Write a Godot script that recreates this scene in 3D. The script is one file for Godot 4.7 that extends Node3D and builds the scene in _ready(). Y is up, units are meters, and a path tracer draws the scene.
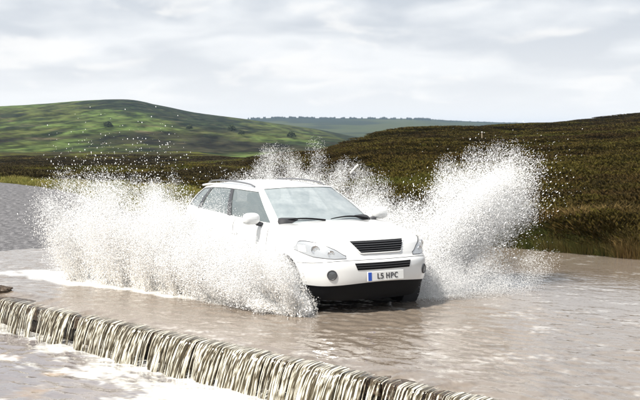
extends Node3D
# A white SUV drives through a moorland ford above a low weir. Units are metres, the ford's water stands at y = 0.

const EYE := 2.29
const CAR_AT := Vector3(-0.346, -0.07, -15.7)
const CAR_TURN := 0.52
const POOL_Y := -0.42

var rng := RandomNumberGenerator.new()
var taken := {}
var n_fine := FastNoiseLite.new()
var n_mid := FastNoiseLite.new()
var n_big := FastNoiseLite.new()
var M := {}

# ---------------------------------------------------------------- small helpers
func numbered(called: String) -> String:
	if not taken.has(called):
		taken[called] = 0
		return called
	taken[called] += 1
	return "%s_%03d" % [called, taken[called]]

func tag(o: Node, label := "", category := "", group := "", kind := ""):
	if label: o.set_meta("label", label)
	if category: o.set_meta("category", category)
	if group: o.set_meta("group", group)
	if kind: o.set_meta("kind", kind)
	return o

func mi(called: String, mesh: Mesh, mat: Material, parent: Node = null) -> MeshInstance3D:
	var o := MeshInstance3D.new()
	o.mesh = mesh
	o.material_override = mat
	if parent == null:
		o.name = numbered(called)
		add_child(o)
	else:
		o.name = called
		parent.add_child(o, true)
	return o

func base(called: String, at := Vector3.ZERO, turn := 0.0) -> Node3D:
	var o := Node3D.new()
	o.name = numbered(called)
	add_child(o)
	o.position = at
	o.rotation.y = turn
	return o

func mat(c: Color, rough := 0.6, metal := 0.0, spec := 0.5) -> StandardMaterial3D:
	var m := StandardMaterial3D.new()
	m.albedo_color = c.linear_to_srgb()
	m.roughness = rough
	m.metallic = metal
	m.metallic_specular = spec
	return m

func lut(table: Array, x: float) -> float:
	if x <= table[0][0]: return table[0][1]
	for i in range(1, table.size()):
		if x <= table[i][0]:
			var a = table[i - 1]
			var b = table[i]
			return lerpf(a[1], b[1], (x - a[0]) / (b[0] - a[0]))
	return table[-1][1]

func slut(table: Array, x: float) -> float:   # the same, smoothed
	var n := table.size()
	if x <= table[0][0]: return table[0][1]
	if x >= table[n - 1][0]: return table[n - 1][1]
	for i in range(1, n):
		if x <= table[i][0]:
			var p0 = table[maxi(i - 2, 0)][1]
			var p3 = table[mini(i + 1, n - 1)][1]
			return cubic_interpolate(table[i - 1][1], table[i][1], p0, p3, (x - table[i - 1][0]) / (table[i][0] - table[i - 1][0]))
	return table[n - 1][1]

# A sheet of nu x nv points; its front is turned to «hint» (a direction, or away from that point when from_point). keep may be empty.
func sheet(pts: PackedVector3Array, nu: int, nv: int, hint: Vector3, from_point := false, cols := PackedColorArray(), uvs := PackedVector2Array(), keep := PackedByteArray()) -> ArrayMesh:
	var nrm := PackedVector3Array()
	nrm.resize(pts.size())
	var vote := 0.0
	for j in nv:
		for i in nu:
			var du := pts[j * nu + mini(i + 1, nu - 1)] - pts[j * nu + maxi(i - 1, 0)]
			var dv := pts[mini(j + 1, nv - 1) * nu + i] - pts[maxi(j - 1, 0) * nu + i]
			var n := du.cross(dv)
			if n.length_squared() < 1e-14:
				n = Vector3.ZERO
			n = n.normalized()
			nrm[j * nu + i] = n
			vote += n.dot(pts[j * nu + i] - hint if from_point else hint)
	var flip := vote < 0.0
	if flip:
		for k in nrm.size(): nrm[k] = -nrm[k]
	for k in nrm.size():
		if nrm[k] == Vector3.ZERO:
			nrm[k] = nrm[k - 1] if k > 0 and nrm[k - 1] != Vector3.ZERO else (nrm[k + 1] if k + 1 < nrm.size() and nrm[k + 1] != Vector3.ZERO else Vector3.UP)
	var idx := PackedInt32Array()
	for j in nv - 1:
		for i in nu - 1:
			if keep.size() and keep[j * nu + i] == 0: continue
			var a := j * nu + i
			var b := a + 1
			var c := a + nu
			var d := c + 1
			# du x dv is the normal for counter-clockwise a, b, c; Godot's fronts run clockwise
			if flip: idx.append_array(PackedInt32Array([a, b, c, b, d, c]))
			else: idx.append_array(PackedInt32Array([a, c, b, b, c, d]))
	var arr := []
	arr.resize(Mesh.ARRAY_MAX)
	arr[Mesh.ARRAY_VERTEX] = pts
	arr[Mesh.ARRAY_NORMAL] = nrm
	if cols.size(): arr[Mesh.ARRAY_COLOR] = cols
	if uvs.size(): arr[Mesh.ARRAY_TEX_UV] = uvs
	arr[Mesh.ARRAY_INDEX] = idx
	var m := ArrayMesh.new()
	m.add_surface_from_arrays(Mesh.PRIMITIVE_TRIANGLES, arr)
	return m

func tube(path: PackedVector3Array, radii: Array, sides := 8, squash := 1.0) -> ArrayMesh:   # a closed tapering tube along a path
	var pts := PackedVector3Array()
	var n := path.size()
	for j in range(-1, n + 1):
		var k := clampi(j, 0, n - 1)
		var d := (path[mini(k + 1, n - 1)] - path[maxi(k - 1, 0)]).normalized()
		var side := d.cross(Vector3.UP if absf(d.y) < 0.9 else Vector3.RIGHT).normalized()
		var up := side.cross(d)
		var r: float = 0.0 if j < 0 or j >= n else radii[mini(k, radii.size() - 1)]
		for i in sides + 1:
			var a := TAU * i / sides
			pts.append(path[k] + side * cos(a) * r + up * sin(a) * r * squash)
	return sheet(pts, sides + 1, n + 2, (path[0] + path[n - 1]) * 0.5, true)

func lathe(profile: Array, sides := 32) -> ArrayMesh:    # profile of [radius, x] turned about the x axis
	var pts := PackedVector3Array()
	for p in profile:
		for i in sides + 1:
			var a := TAU * i / sides
			pts.append(Vector3(p[1], sin(a) * p[0], cos(a) * p[0]))
	return sheet(pts, sides + 1, profile.size(), Vector3(profile[0][1] * 0.5 + profile[-1][1] * 0.5, 0, 0), true)

func rbox(size: Vector3, r := 0.03, seg := 3) -> ArrayMesh:   # a box with rounded edges
	var st := SurfaceTool.new()
	st.begin(Mesh.PRIMITIVE_TRIANGLES)
	var n := 2 * seg + 2
	var h := size * 0.5
	r = minf(r, minf(h.x, minf(h.y, h.z)))
	var steps := []
	for i in seg + 1: steps.append(-1.0 + (1.0 - cos(PI * 0.5 * i / seg)) * 0.0 + 0.0)
	for ax in 3:
		for sg in [-1.0, 1.0]:
			var pts := PackedVector3Array()
			var us := []
			for i in seg + 1: us.append([-1.0, float(i) / seg])
			for i in seg + 1: us.append([1.0, 1.0 - float(i) / seg])
			for v in us:
				for u in us:
					var q := Vector3.ZERO
					q[ax] = sg
					q[(ax + 1) % 3] = u[0] * tan(PI / 4 * (1.0 - u[1]))
					q[(ax + 2) % 3] = v[0] * tan(PI / 4 * (1.0 - v[1]))
					q = q.normalized() * r
					var c := Vector3.ZERO
					c[ax] = sg * (h[ax] - r)
					c[(ax + 1) % 3] = u[0] * (h[(ax + 1) % 3] - r)
					c[(ax + 2) % 3] = v[0] * (h[(ax + 2) % 3] - r)
					pts.append(c + q)
			st.append_from(sheet(pts, n, n, Vector3.ZERO, true), 0, Transform3D())
	return st.commit()

func merge(list: Array) -> ArrayMesh:
	var st := SurfaceTool.new()
	st.begin(Mesh.PRIMITIVE_TRIANGLES)
	for e in list: st.append_from(e[0], 0, e[1])
	return st.commit()

func multi(called: String, mesh: Mesh, m: Material, buf: PackedFloat32Array, count: int, parent: Node = null) -> MultiMeshInstance3D:
	var mm := MultiMesh.new()
	mm.transform_format = MultiMesh.TRANSFORM_3D
	mm.use_colors = true
	mm.mesh = mesh
	mm.instance_count = count
	for i in count:
		var k := i * 16
		mm.set_instance_transform(i, Transform3D(Vector3(buf[k], buf[k + 4], buf[k + 8]), Vector3(buf[k + 1], buf[k + 5], buf[k + 9]), Vector3(buf[k + 2], buf[k + 6], buf[k + 10]), Vector3(buf[k + 3], buf[k + 7], buf[k + 11])))
		mm.set_instance_color(i, Color(buf[k + 12], buf[k + 13], buf[k + 14], 1))
	var o := MultiMeshInstance3D.new()
	o.multimesh = mm
	o.material_override = m
	if parent:
		o.name = called
		parent.add_child(o, true)
	else:
		o.name = numbered(called)
		add_child(o)
	return o

func push(buf: PackedFloat32Array, b: Basis, p: Vector3, c: Color) -> void:
	buf.append_array(PackedFloat32Array([b.x.x, b.y.x, b.z.x, p.x, b.x.y, b.y.y, b.z.y, p.y, b.x.z, b.y.z, b.z.z, p.z, c.r, c.g, c.b, 1.0]))

func noise_tex(freq: float, size: int, sd: int, as_normal := false, strength := 4.0, kind := FastNoiseLite.TYPE_SIMPLEX_SMOOTH, octaves := 4) -> ImageTexture:
	var n := FastNoiseLite.new()
	n.seed = sd
	n.noise_type = kind
	n.frequency = freq
	n.fractal_octaves = octaves
	var im := n.get_seamless_image(size, size)
	if as_normal:
		im.convert(Image.FORMAT_RGBA8)
		im.bump_map_to_normal_map(strength)
	return ImageTexture.create_from_image(im)

func ss(a: float, b: float, x: float) -> float:
	return smoothstep(a, b, x)

# ---------------------------------------------------------------- sky
func make_sky() -> Image:
	var w := 4096
	var h := 2048
	var nb := FastNoiseLite.new()
	nb.seed = 11
	nb.frequency = 1.0
	nb.fractal_octaves = 6
	nb.fractal_gain = 0.52
	var nw := FastNoiseLite.new()
	nw.seed = 5
	nw.frequency = 1.0
	nw.fractal_octaves = 3
	var im := Image.create(w, h, false, Image.FORMAT_RGBF)
	im.fill(Color(0.30, 0.29, 0.27))
	# heaped clouds low round the horizon: [azimuth, height, half width, half height]
	var heaps := [[-0.142, 0.052, 0.042, 0.020], [-0.05, 0.048, 0.02, 0.008], [0.26, 0.075, 0.05, 0.014]]
	for k in 22: heaps.append([0.45 + k * 0.25 + rng.randf_range(-0.08, 0.08), rng.randf_range(0.04, 0.09), rng.randf_range(0.03, 0.07), rng.randf_range(0.010, 0.024)])
	var j := 0
	while j < h / 2:
		var el := (0.5 - (j + 0.5) / h) * PI
		var step := 1 if el < deg_to_rad(22) else 8
		for i in range(0, w, step):
			var az := TAU * (i + 0.5) / w - PI
			# two decks of cloud seen on a dome: lumps flatten towards the horizon
			var q := Vector3(cos(az), 0, sin(az))
			var k := el * 9.0 / (1.0 + el * 1.4)
			var warp := nw.get_noise_3d(q.x * 5.0, k * 2.2, q.z * 5.0) * 0.5
			var a := nb.get_noise_3d(q.x * 3.6 + warp, k * 2.6 + warp * 0.6, q.z * 3.6 + 7.0)
			var b := nb.get_noise_3d(q.x * 9.0 + 31.0, k * 5.0 + warp, q.z * 9.0 - warp)
			var grey := clampf(0.42 + a * 1.7 + b * 0.35, 0.0, 1.0)
			var low := exp(-el * 10.5)
			var c := Color(0.42, 0.485, 0.575).lerp(Color(0.77, 0.81, 0.855), grey)
			c = c.lerp(Color(0.96, 0.96, 0.95), minf(low * 1.05, 1.0))
			# a heaped, brighter cloud here and there
			var near := 0.0
			for hc in heaps:
				var da := wrapf(az - hc[0], -PI, PI)
				if absf(da) < 0.2: near = maxf(near, 1.15 - Vector2(da / hc[2], (el - hc[1]) / (hc[3] if el > hc[1] else hc[3] * 0.45)).length())
			var heap := maxf(ss(0.16, 0.36, b + a * 0.35 - absf(el - 0.055) * 2.2) * 0.6, ss(0.1, 0.55, near + b * 1.1))
			c = c.lerp(Color(0.97, 0.96, 0.94), heap * 0.62)
			if step == 1: im.set_pixel(i, j, c)
			else: im.fill_rect(Rect2i(i, j, step, step), c)
		j += step if (step == 1 or j + step <= h / 2) else 1
	return im

# ---------------------------------------------------------------- lie of the land
const WEIR_A := Vector2(-4.52, -15.10)
const WATER := [Vector2(-7.6, -18.4), Vector2(-6.3, -20.4), Vector2(-4.0, -21.6), Vector2(-2.4, -22.6), Vector2(-0.8, -24.4), Vector2(1.0, -24.0), Vector2(2.8, -22.2), Vector2(4.5, -20.5), Vector2(5.5, -19.5), Vector2(7.6, -18.4), Vector2(16, -14), Vector2(16, -1.5), Vector2(-3, -1.5), Vector2(-16, -10), Vector2(-15, -18)]

func weir_v(x: float, z: float) -> float:    # metres upstream of the weir's crest
	return ((x - WEIR_A.x) - (z - WEIR_A.y)) * 0.70710678

func weir_p(u: float, v: float, y: float) -> Vector3:
	return Vector3(WEIR_A.x + (u + v) * 0.70710678, y, WEIR_A.y + (u - v) * 0.70710678)

func shore(x: float, z: float) -> float:   # metres from the water's edge, negative in the water
	var p := Vector2(x, z)
	var best := 1e9
	var inside := false
	var n := WATER.size()
	for i in n:
		var a: Vector2 = WATER[i]
		var b: Vector2 = WATER[(i + 1) % n]
		var ab := b - a
		var t := clampf((p - a).dot(ab) / ab.length_squared(), 0.0, 1.0)
		best = minf(best, (a + ab * t).distance_squared_to(p))
		if (a.y > p.y) != (b.y > p.y) and p.x < (b.x - a.x) * (p.y - a.y) / (b.y - a.y) + a.x: inside = not inside
	return -sqrt(best) if inside else sqrt(best)

var road_path: Array = []
func road_at(x: float, z: float) -> Array:    # [metres from the middle of the road, height of the road there, along]
	var p := Vector2(x, z)
	var best := 1e9
	var hh := 0.0
	var al := 0.0
	var run := 0.0
	for i in road_path.size() - 1:
		var a := Vector2(road_path[i].x, road_path[i].z)
		var b := Vector2(road_path[i + 1].x, road_path[i + 1].z)
		var ab := b - a
		var t := clampf((p - a).dot(ab) / ab.length_squared(), 0.0, 1.0)
		var d := (a + ab * t).distance_to(p)
		if d < best:
			best = d
			hh = lerpf(road_path[i].y, road_path[i + 1].y, t)
			al = run + t * ab.length()
		run += ab.length()
	return [best, hh, al]

const CREST := [[-0.62, 0.10], [-0.32, 0.10], [-0.235, 0.055], [-0.16, 0.035], [-0.06, 0.021], [-0.02, 0.0165], [0.01, 0.0145], [0.026, 0.0105], [0.045, 0.0045], [0.078, -0.001], [0.14, -0.0047], [0.182, -0.0075], [0.224, -0.0095], [0.262, -0.0118], [0.29, -0.0152], [0.5, -0.030], [0.8, -0.03]]

func land(x: float, z: float) -> float:
	var d := sqrt(x * x + z * z)
	var az := atan2(x, -z)
	var s := shore(x, z)
	var h: float
	if s < 0.0:
		h = maxf(-0.35 + s * 0.2, s * 0.5 - 0.05)
		if weir_v(x, z) < 0.3: h = -0.95
		return maxf(h, -0.95)
	var front := ss(-0.9, -0.3, az) * ss(2.0, 0.9, az)
	# the moor on the right rises to a crest, the left is a shallow vale that falls away from the road
	var right := ss(-0.12, -0.03, az)
	var crest_d := lerpf(75.0, 150.0, ss(0.0, 0.3, az))
	var e := slut(CREST, az) * -1.0
	var top := EYE + e * crest_d - 0.45
	var t := clampf((d - 19.0) / (crest_d - 19.0), 0.0, 1.0)
	var hr := lerpf(0.12, top, pow(t, 0.82)) + (-(d - crest_d) * 0.035 if d > crest_d else 0.0)
	var hl: float = lut([[18, 0.1], [30, 0.62], [40, 0.55], [60, 0.1], [100, -0.9], [250, -2.9], [400, -5], [900, -8]], d)
	h = lerpf(hl, hr, right)
	h += n_big.get_noise_2d(x, z) * 0.5 * ss(25, 70, d) + n_mid.get_noise_2d(x, z) * 0.14 * ss(19, 32, d)
	h = lerpf(0.9, h, front)
	# the bank drops to the water
	h = lerpf(0.0, h, ss(0.0, 1.6, s)) + 0.16 * ss(0.0, 0.35, s) * ss(-0.16, -0.02, az)
	var r := road_at(x, z)
	if r[0] < 6.0:
		h = lerpf(r[1] - 0.06, h, ss(2.6, 5.0, r[0]))
	return h

func polar(d0: float, d1: float, ratio: float, azs: Array, fh: Callable, fc: Callable) -> ArrayMesh:
	var pts := PackedVector3Array()
	var cols := PackedColorArray()
	var nv := int(log(d1 / d0) / log(ratio)) + 2
	for j in nv:
		var d := minf(d0 * pow(ratio, j), d1)
		for a in azs:
			var x: float = sin(a) * d
			var z: float = -cos(a) * d
			var y: float = fh.call(x, z)
			pts.append(Vector3(x, y, z))
			cols.append(fc.call(x, y, z))
	return sheet(pts, azs.size(), nv, Vector3.UP, false, cols)

func azimuths(fine_from: float, fine_to: float, fine: float, coarse := 0.0) -> Array:
	var a := []
	if coarse > 0.0:
		var k := -PI
		while k < fine_from - coarse * 0.5:
			a.append(k)
			k += coarse
	var f := fine_from
	while f < fine_to:
		a.append(f)
		f += fine
	if coarse > 0.0:
		f += coarse * 0.3
		while f < PI - coarse * 0.3:
			a.append(f)
			f += coarse
		a.append(PI)
	return a

func moor_color(x: float, y: float, z: float) -> Color:
	var d := sqrt(x * x + z * z)
	var az := atan2(x, -z)
	var a := n_big.get_noise_2d(x * 1.7 + 90, z * 1.7)
	var b := n_mid.get_noise_2d(x * 1.3, z * 1.3 + 40)
	var c := n_fine.get_noise_2d(x * 3.0, z * 3.0)
	var heather := Color(0.050, 0.042, 0.018)
	var olive := Color(0.098, 0.086, 0.022)
	var green := Color(0.10, 0.115, 0.03)
	var straw := Color(0.20, 0.155, 0.062)
	var col := heather.lerp(olive, ss(-0.25, 0.35, a + b * 0.5 + c * 0.25))
	col = col.lerp(green, ss(0.15, 0.55, b - a * 0.4 + c * 0.3) * 0.7)
	var s := shore(x, z) if d < 40.0 else 20.0
	col = col.lerp(straw, ss(3.4, 0.4, s + c * 2.0) * 0.4)
	if d > 45.0 and az < 0.02:
		# the vale: bands of rough brown moor and green pasture
		var band := n_mid.get_noise_2d(x * 0.12, d * 0.32 + 55.0)
		col = col.lerp(Color(0.034, 0.028, 0.015), ss(-0.15, 0.2, band) * 0.85)
		col = col.lerp(Color(0.15, 0.17, 0.035), ss(0.05, 0.3, -band) * 0.55)
	var r := road_at(x, z)
	if r[0] < 7.0:
		col = col.lerp(Color(0.22, 0.19, 0.06), ss(5.5, 2.8, r[0] + c * 1.5) * 0.75)
		col = col.lerp(Color(0.10, 0.085, 0.06), ss(2.9, 2.5, r[0] + c * 0.4))
	col.b *= 0.55
	return col * (0.62 + 0.2 * c)

const HILL_TOP := [[-0.75, 0.024], [-0.42, 0.018], [-0.283, 0.0205], [-0.25, 0.0225], [-0.2, 0.0265], [-0.17, 0.0270], [-0.15, 0.0228], [-0.109, 0.0150], [-0.073, 0.0105], [-0.03, 0.0045], [0.0, 0.000], [0.03, -0.006], [0.08, -0.014], [0.2, -0.02]]

func hill_y(x: float, z: float) -> float:
	var d := sqrt(x * x + z * z)
	var az := atan2(x, -z)
	var rd := 760.0
	var top := EYE + slut(HILL_TOP, az) * rd
	var t := clampf((d - 250.0) / (rd - 250.0), 0.0, 1.0)
	var h := lerpf(-4.0, top, ss(0.0, 1.0, t) * 0.5 + t * 0.5)
	if d > rd: h -= (d - rd) * 0.05
	return h + n_big.get_noise_2d(x * 0.12, z * 0.12) * 2.2 * ss(260, 420, d) * (1.0 - 0.8 * ss(560, 720, d)) + n_big.get_noise_2d(x * 0.6, z * 0.6) * 0.4

func hill_color(x: float, y: float, z: float) -> Color:
	var d := sqrt(x * x + z * z)
	var az := atan2(x, -z)
	var a := n_big.get_noise_2d(x * 0.40 + 300, d * 0.10)
	var b := n_mid.get_noise_2d(x * 0.13, d * 0.035 + 11)
	var c := n_fine.get_noise_2d(x * 0.25, z * 0.25)
	var pasture := Color(0.095, 0.135, 0.035)
	var rough := Color(0.075, 0.088, 0.024)
	var heather := Color(0.020, 0.027, 0.013)
	var col := rough.lerp(pasture, ss(-0.1, 0.35, a + b * 0.7 + c * 0.2))
	# the crown and right shoulder carry dark heather, the left shoulder bright pasture
	var dark := ss(0.0, 0.22, -a * 1.2 + b * 1.0 + c * 0.35 + 0.9 * ss(-0.20, -0.17, az) * ss(-0.07, -0.11, az) * ss(420, 520, d) - 0.45 * ss(-0.19, -0.24, az) * ss(520, 620, d) - 0.05)
	col = col.lerp(heather, dark * 0.9)
	var band := ss(-0.1, 0.25, n_mid.get_noise_2d(x * 0.05 + 8, d * 0.06))
	col = col.lerp(Color(0.032, 0.029, 0.015), band * ss(520, 360, d) * 0.85)
	col = col.lerp(Color(0.15, 0.12, 0.07), ss(0.32, 0.5, n_mid.get_noise_2d(x * 0.2 + 70, z * 0.3)) * 0.5)
	return col * clampf(0.64 + 0.65 * c + 0.9 * n_mid.get_noise_2d(x * 0.45, d * 0.12), 0.25, 1.4)

const FAR_TOP := [[-0.8, 0.012], [-0.3, 0.009], [-0.09, 0.0092], [-0.04, 0.0112], [0.0, 0.0108], [0.05, 0.0106], [0.09, 0.0102], [0.13, 0.0082], [0.17, 0.0068], [0.25, 0.006], [0.8, 0.010]]

func far_y(x: float, z: float) -> float:
	var d := sqrt(x * x + z * z)
	var az := atan2(x, -z)
	var rd := 2300.0
	var t := clampf((d - 900.0) / (rd - 900.0), 0.0, 1.0)
	var h := lerpf(-16.0, EYE + slut(FAR_TOP, az) * rd, pow(t, 0.85))
	if d > rd: h -= (d - rd) * 0.03
	return h + n_big.get_noise_2d(x * 0.05, z * 0.05) * 2.5 * (1.0 - 0.6 * ss(1900, 2300, d))

func far_color(x: float, y: float, z: float) -> Color:
	var d := sqrt(x * x + z * z)
	var a := n_big.get_noise_2d(x * 0.10 + 30, d * 0.03)
	var b := n_mid.get_noise_2d(x * 0.03, z * 0.02)
	var col := Color(0.026, 0.032, 0.018).lerp(Color(0.055, 0.066, 0.024), ss(0.0, 0.35, a + b * 0.6))
	return col.lerp(Color(0.13, 0.18, 0.04), ss(0.1, 0.3, b) * ss(1500, 1100, d))

# ---------------------------------------------------------------- start
func _ready() -> void:
	rng.seed = 4711
	# camera
	var cam := Camera3D.new()
	cam.name = "camera"
	cam.position = Vector3(0, EYE, 0)
	cam.rotation.x = -atan(70.0 / 1100.0)
	cam.fov = rad_to_deg(2.0 * atan(200.0 / 1100.0))
	cam.far = 6000.0
	cam.near = 0.1
	add_child(cam)
	cam.current = true
	# sky, exposure
	var env := Environment.new()
	var sky := Sky.new()
	var pano := PanoramaSkyMaterial.new()
	pano.panorama = ImageTexture.create_from_image(make_sky())
	sky.sky_material = pano
	env.background_mode = Environment.BG_SKY
	env.sky = sky
	env.background_energy_multiplier = 0.68
	env.tonemap_mode = Environment.TONE_MAPPER_LINEAR
	env.tonemap_exposure = 1.62
	env.sdfgi_enabled = true
	env.ssao_enabled = true
	env.ssil_enabled = true
	env.fog_enabled = true
	env.fog_density = 0.00014
	env.fog_light_color = Color(0.76, 0.87, 1.0)
	var we := WorldEnvironment.new()
	we.name = "world"
	we.environment = env
	add_child(we)
	# sun behind thin cloud, high over the photographer's left shoulder
	var sun := DirectionalLight3D.new()
	sun.name = "sun"
	sun.light_energy = 1.4
	sun.light_color = Color(1.0, 0.98, 0.945)
	sun.light_angular_distance = 4.0
	sun.shadow_enabled = true
	sun.rotation = Vector3(deg_to_rad(-56), deg_to_rad(-50), 0)
	add_child(sun)

	n_fine.seed = 3; n_fine.frequency = 0.9; n_fine.fractal_octaves = 3
	n_mid.seed = 9; n_mid.frequency = 0.22; n_mid.fractal_octaves = 4
	n_big.seed = 21; n_big.frequency = 0.035; n_big.fractal_octaves = 4
	road_path = [Vector3(-0.9, -0.16, -17.0), Vector3(-3.0, -0.16, -19.6), Vector3(-4.6, -0.06, -22.0), Vector3(-6.2, 0.14, -25.0), Vector3(-8.0, 0.36, -28.2), Vector3(-10.2, 0.56, -31.4), Vector3(-13.5, 0.62, -34.5), Vector3(-19.0, 0.5, -37.5), Vector3(-27.0, 0.3, -39.5), Vector3(-45.0, 0.0, -40.0)]
	print("sky done")
	build_land()
	print("land done")
	build_weir()
	build_water()
	print("water done")
	build_car()
	print("car done")
	build_plants()
	print("plants done")
	build_signs()
	build_far_trees()
	build_splash()
	print("splash done")

func build_land() -> void:
	var gm := mat(Color(1, 1, 1), 0.95, 0.0, 0.2)
	gm.vertex_color_use_as_albedo = true
	gm.albedo_texture = null
	gm.normal_enabled = true
	gm.normal_texture = noise_tex(0.03, 512, 77, true, 10.0)
	gm.uv1_triplanar = true
	gm.uv1_world_triplanar = true
	gm.uv1_scale = Vector3(0.5, 0.5, 0.5)
	M.ground = gm
	var g := mi("ground", polar(1.5, 330.0, 1.022, azimuths(-0.42, 0.42, 0.0026, 0.06), land, moor_color), gm)
	tag(g, "brown and olive moorland ground with heather and rough grass around the ford", "ground", "", "structure")
	var hm := mat(Color(1, 1, 1), 0.95, 0.0, 0.15)
	hm.vertex_color_use_as_albedo = true
	var hl := mi("hill", polar(245.0, 900.0, 1.008, azimuths(-0.7, 0.16, 0.0018), hill_y, hill_color), hm)
	tag(hl, "rounded green hill with dark heather patches on the left skyline", "hill", "", "structure")
	var fm := mat(Color(1, 1, 1), 0.95, 0.0, 0.15)
	fm.vertex_color_use_as_albedo = true
	var fh := mi("distant_hill", polar(900.0, 2700.0, 1.012, azimuths(-0.9, 0.9, 0.004), far_y, far_color), fm)
	tag(fh, "long low grey green ridge on the far horizon", "hill", "", "structure")
	# the rest of the country, low and flat, out to the horizon all round
	var ring := func(x: float, z: float) -> float: return -9.0
	var plain_c := func(x: float, y: float, z: float) -> Color: return Color(0.08, 0.085, 0.03)
	var pl := mi("terrain", polar(320.0, 3400.0, 1.25, azimuths(-0.4, 0.4, 0.2, 0.2), ring, plain_c), hm)
	tag(pl, "flat open moorland reaching out to the horizon", "terrain", "", "structure")
	# road
	var pts := PackedVector3Array()
	var uvs := PackedVector2Array()
	var curve := Curve3D.new()
	for i in road_path.size():
		var tan_: Vector3 = (road_path[mini(i + 1, road_path.size() - 1)] - road_path[maxi(i - 1, 0)]) / 6.0
		curve.add_point(road_path[i], -tan_, tan_)
	var L := curve.get_baked_length()
	var nv := 160
	for j in nv:
		var o := L * j / (nv - 1)
		var p := curve.sample_baked(o)
		var q := (curve.sample_baked(minf(o + 0.2, L)) - curve.sample_baked(maxf(o - 0.2, 0)))
		var side := Vector3(q.z, 0, -q.x).normalized()
		for i in 13:
			var w := (i / 12.0 - 0.5) * 5.0
			var edge := n_fine.get_noise_2d(o * 1.4, w) * 0.12 * absf(w) / 2.5
			pts.append(p + side * (w + edge) + Vector3(0, 0.035 - 0.012 * absf(w) + n_fine.get_noise_2d(o, w) * 0.006, 0))
			uvs.append(Vector2(w, o))
	var rm := mat(Color(0.27, 0.262, 0.265), 0.85, 0.0, 0.3)
	rm.albedo_texture = speckle(Color(0.45, 0.45, 0.46), Color(1, 1, 1), 0.03, 5)
	rm.uv1_scale = Vector3(0.8, 0.8, 1)
	rm.normal_enabled = true
	rm.normal_texture = noise_tex(0.2, 256, 13, true, 3.0)
	var rd := mi("road", sheet(pts, 13, nv, Vector3.UP, false, PackedColorArray(), uvs), rm)
	tag(rd, "wet grey tarmac road climbing out of the ford", "road", "", "structure")

func speckle(a: Color, b: Color, f: float, sd: int, size := 256) -> ImageTexture:
	var n := FastNoiseLite.new()
	n.seed = sd
	n.frequency = f
	n.fractal_octaves = 5
	n.fractal_gain = 0.7
	var g := n.get_seamless_image(size, size)
	var im := Image.create(size, size, false, Image.FORMAT_RGB8)
	for y in size:
		for x in size:
			im.set_pixel(x, y, a.lerp(b, g.get_pixel(x, y).r))
	return ImageTexture.create_from_image(im)

# ---------------------------------------------------------------- the weir and the water
func crest_y(u: float) -> float:   # height of the coping under the water
	return -0.035 + 0.035 * n_mid.get_noise_1d(u * 4.0) + 0.03 * n_mid.get_noise_1d(u * 17.0 + 50.0)

func wet(u: float) -> float:    # how much water runs over the crest here, 0..1
	var n := n_mid.get_noise_1d(u * 9.0 + 200.0) * 0.8 + n_fine.get_noise_1d(u * 2.2) * 0.4
	var dry := ss(4.2, 0.6, u) * 0.42
	return clampf(0.72 + n - dry, 0.0, 1.0)

func build_weir() -> void:
	var w := base("weir")
	tag(w, "low dark stone weir wall under the falling water at the edge of the ford", "weir")
	var wall_mat := mat(Color(0.075, 0.052, 0.034), 0.5, 0.0, 0.5)
	wall_mat.albedo_texture = speckle(Color(0.45, 0.45, 0.45), Color(1, 1, 1), 0.03, 8)
	wall_mat.uv1_triplanar = true
	wall_mat.uv1_scale = Vector3(0.9, 0.9, 0.9)
	wall_mat.normal_enabled = true
	wall_mat.normal_texture = noise_tex(0.05, 256, 19, true, 8.0)
	var stone_mat := mat(Color(0.13, 0.085, 0.05), 0.35, 0.0, 0.5)
	stone_mat.albedo_texture = wall_mat.albedo_texture
	stone_mat.uv1_triplanar = true
	stone_mat.uv1_scale = Vector3(1.3, 1.3, 1.3)
	stone_mat.normal_enabled = true
	stone_mat.normal_texture = wall_mat.normal_texture
	# wall face, rough coursed stone
	var pts := PackedVector3Array()
	var nu := 420
	var nv := 12
	for j in nv:
		for i in nu:
			var u := -4.0 + 22.0 * i / (nu - 1)
			var y := -0.06 - 0.75 * j / (nv - 1)
			var v := 0.10 + 0.03 * n_fine.get_noise_2d(u * 2.5, y * 5.0) - 0.05 * j / (nv - 1)
			pts.append(weir_p(u, v, y))
	mi("wall", sheet(pts, nu, nv, Vector3(-0.7, 0, 0.7)), wall_mat, w)
	# coping stones, each a worn slab
	var u0 := -4.0
	while u0 < 18.0:
		var len := rng.randf_range(0.45, 0.85)
		var s := mi("coping_stone", rbox(Vector3(len - 0.015, 0.16, 0.5), 0.03, 2), stone_mat, w)
		var p := weir_p(u0 + len * 0.5, 0.27, crest_y(u0 + len * 0.5) - 0.08 + rng.randf_range(-0.012, 0.012))
		s.transform = Transform3D(Basis.from_euler(Vector3(rng.randf_range(-0.03, 0.03), -PI / 4 + rng.randf_range(-0.02, 0.02), rng.randf_range(-0.02, 0.02))), p)
		u0 += len
	# the rock at the left end of the crest
	var rk := mi("rock", rock_mesh(5, Vector3(0.15, 0.06, 0.12)), stone_mat)
	rk.position = weir_p(-0.32, 0.30, 0.015)
	tag(rk, "dark wet rock standing out of the water at the left end of the weir crest", "rock")

func rock_mesh(sd: int, size: Vector3) -> ArrayMesh:
	var n := FastNoiseLite.new()
	n.seed = sd
	n.frequency = 0.9
	var pts := PackedVector3Array()
	for j in 13:
		for i in 21:
			var a := TAU * i / 20.0
			var b := PI * j / 12.0
			var q := Vector3(sin(b) * cos(a), cos(b), sin(b) * sin(a))
			var r := 1.0 + 0.45 * n.get_noise_3dv(q * 1.6) + 0.15 * n.get_noise_3dv(q * 5.0)
			pts.append(q * r * size)
	return sheet(pts, 21, 13, Vector3.ZERO, true)

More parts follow.
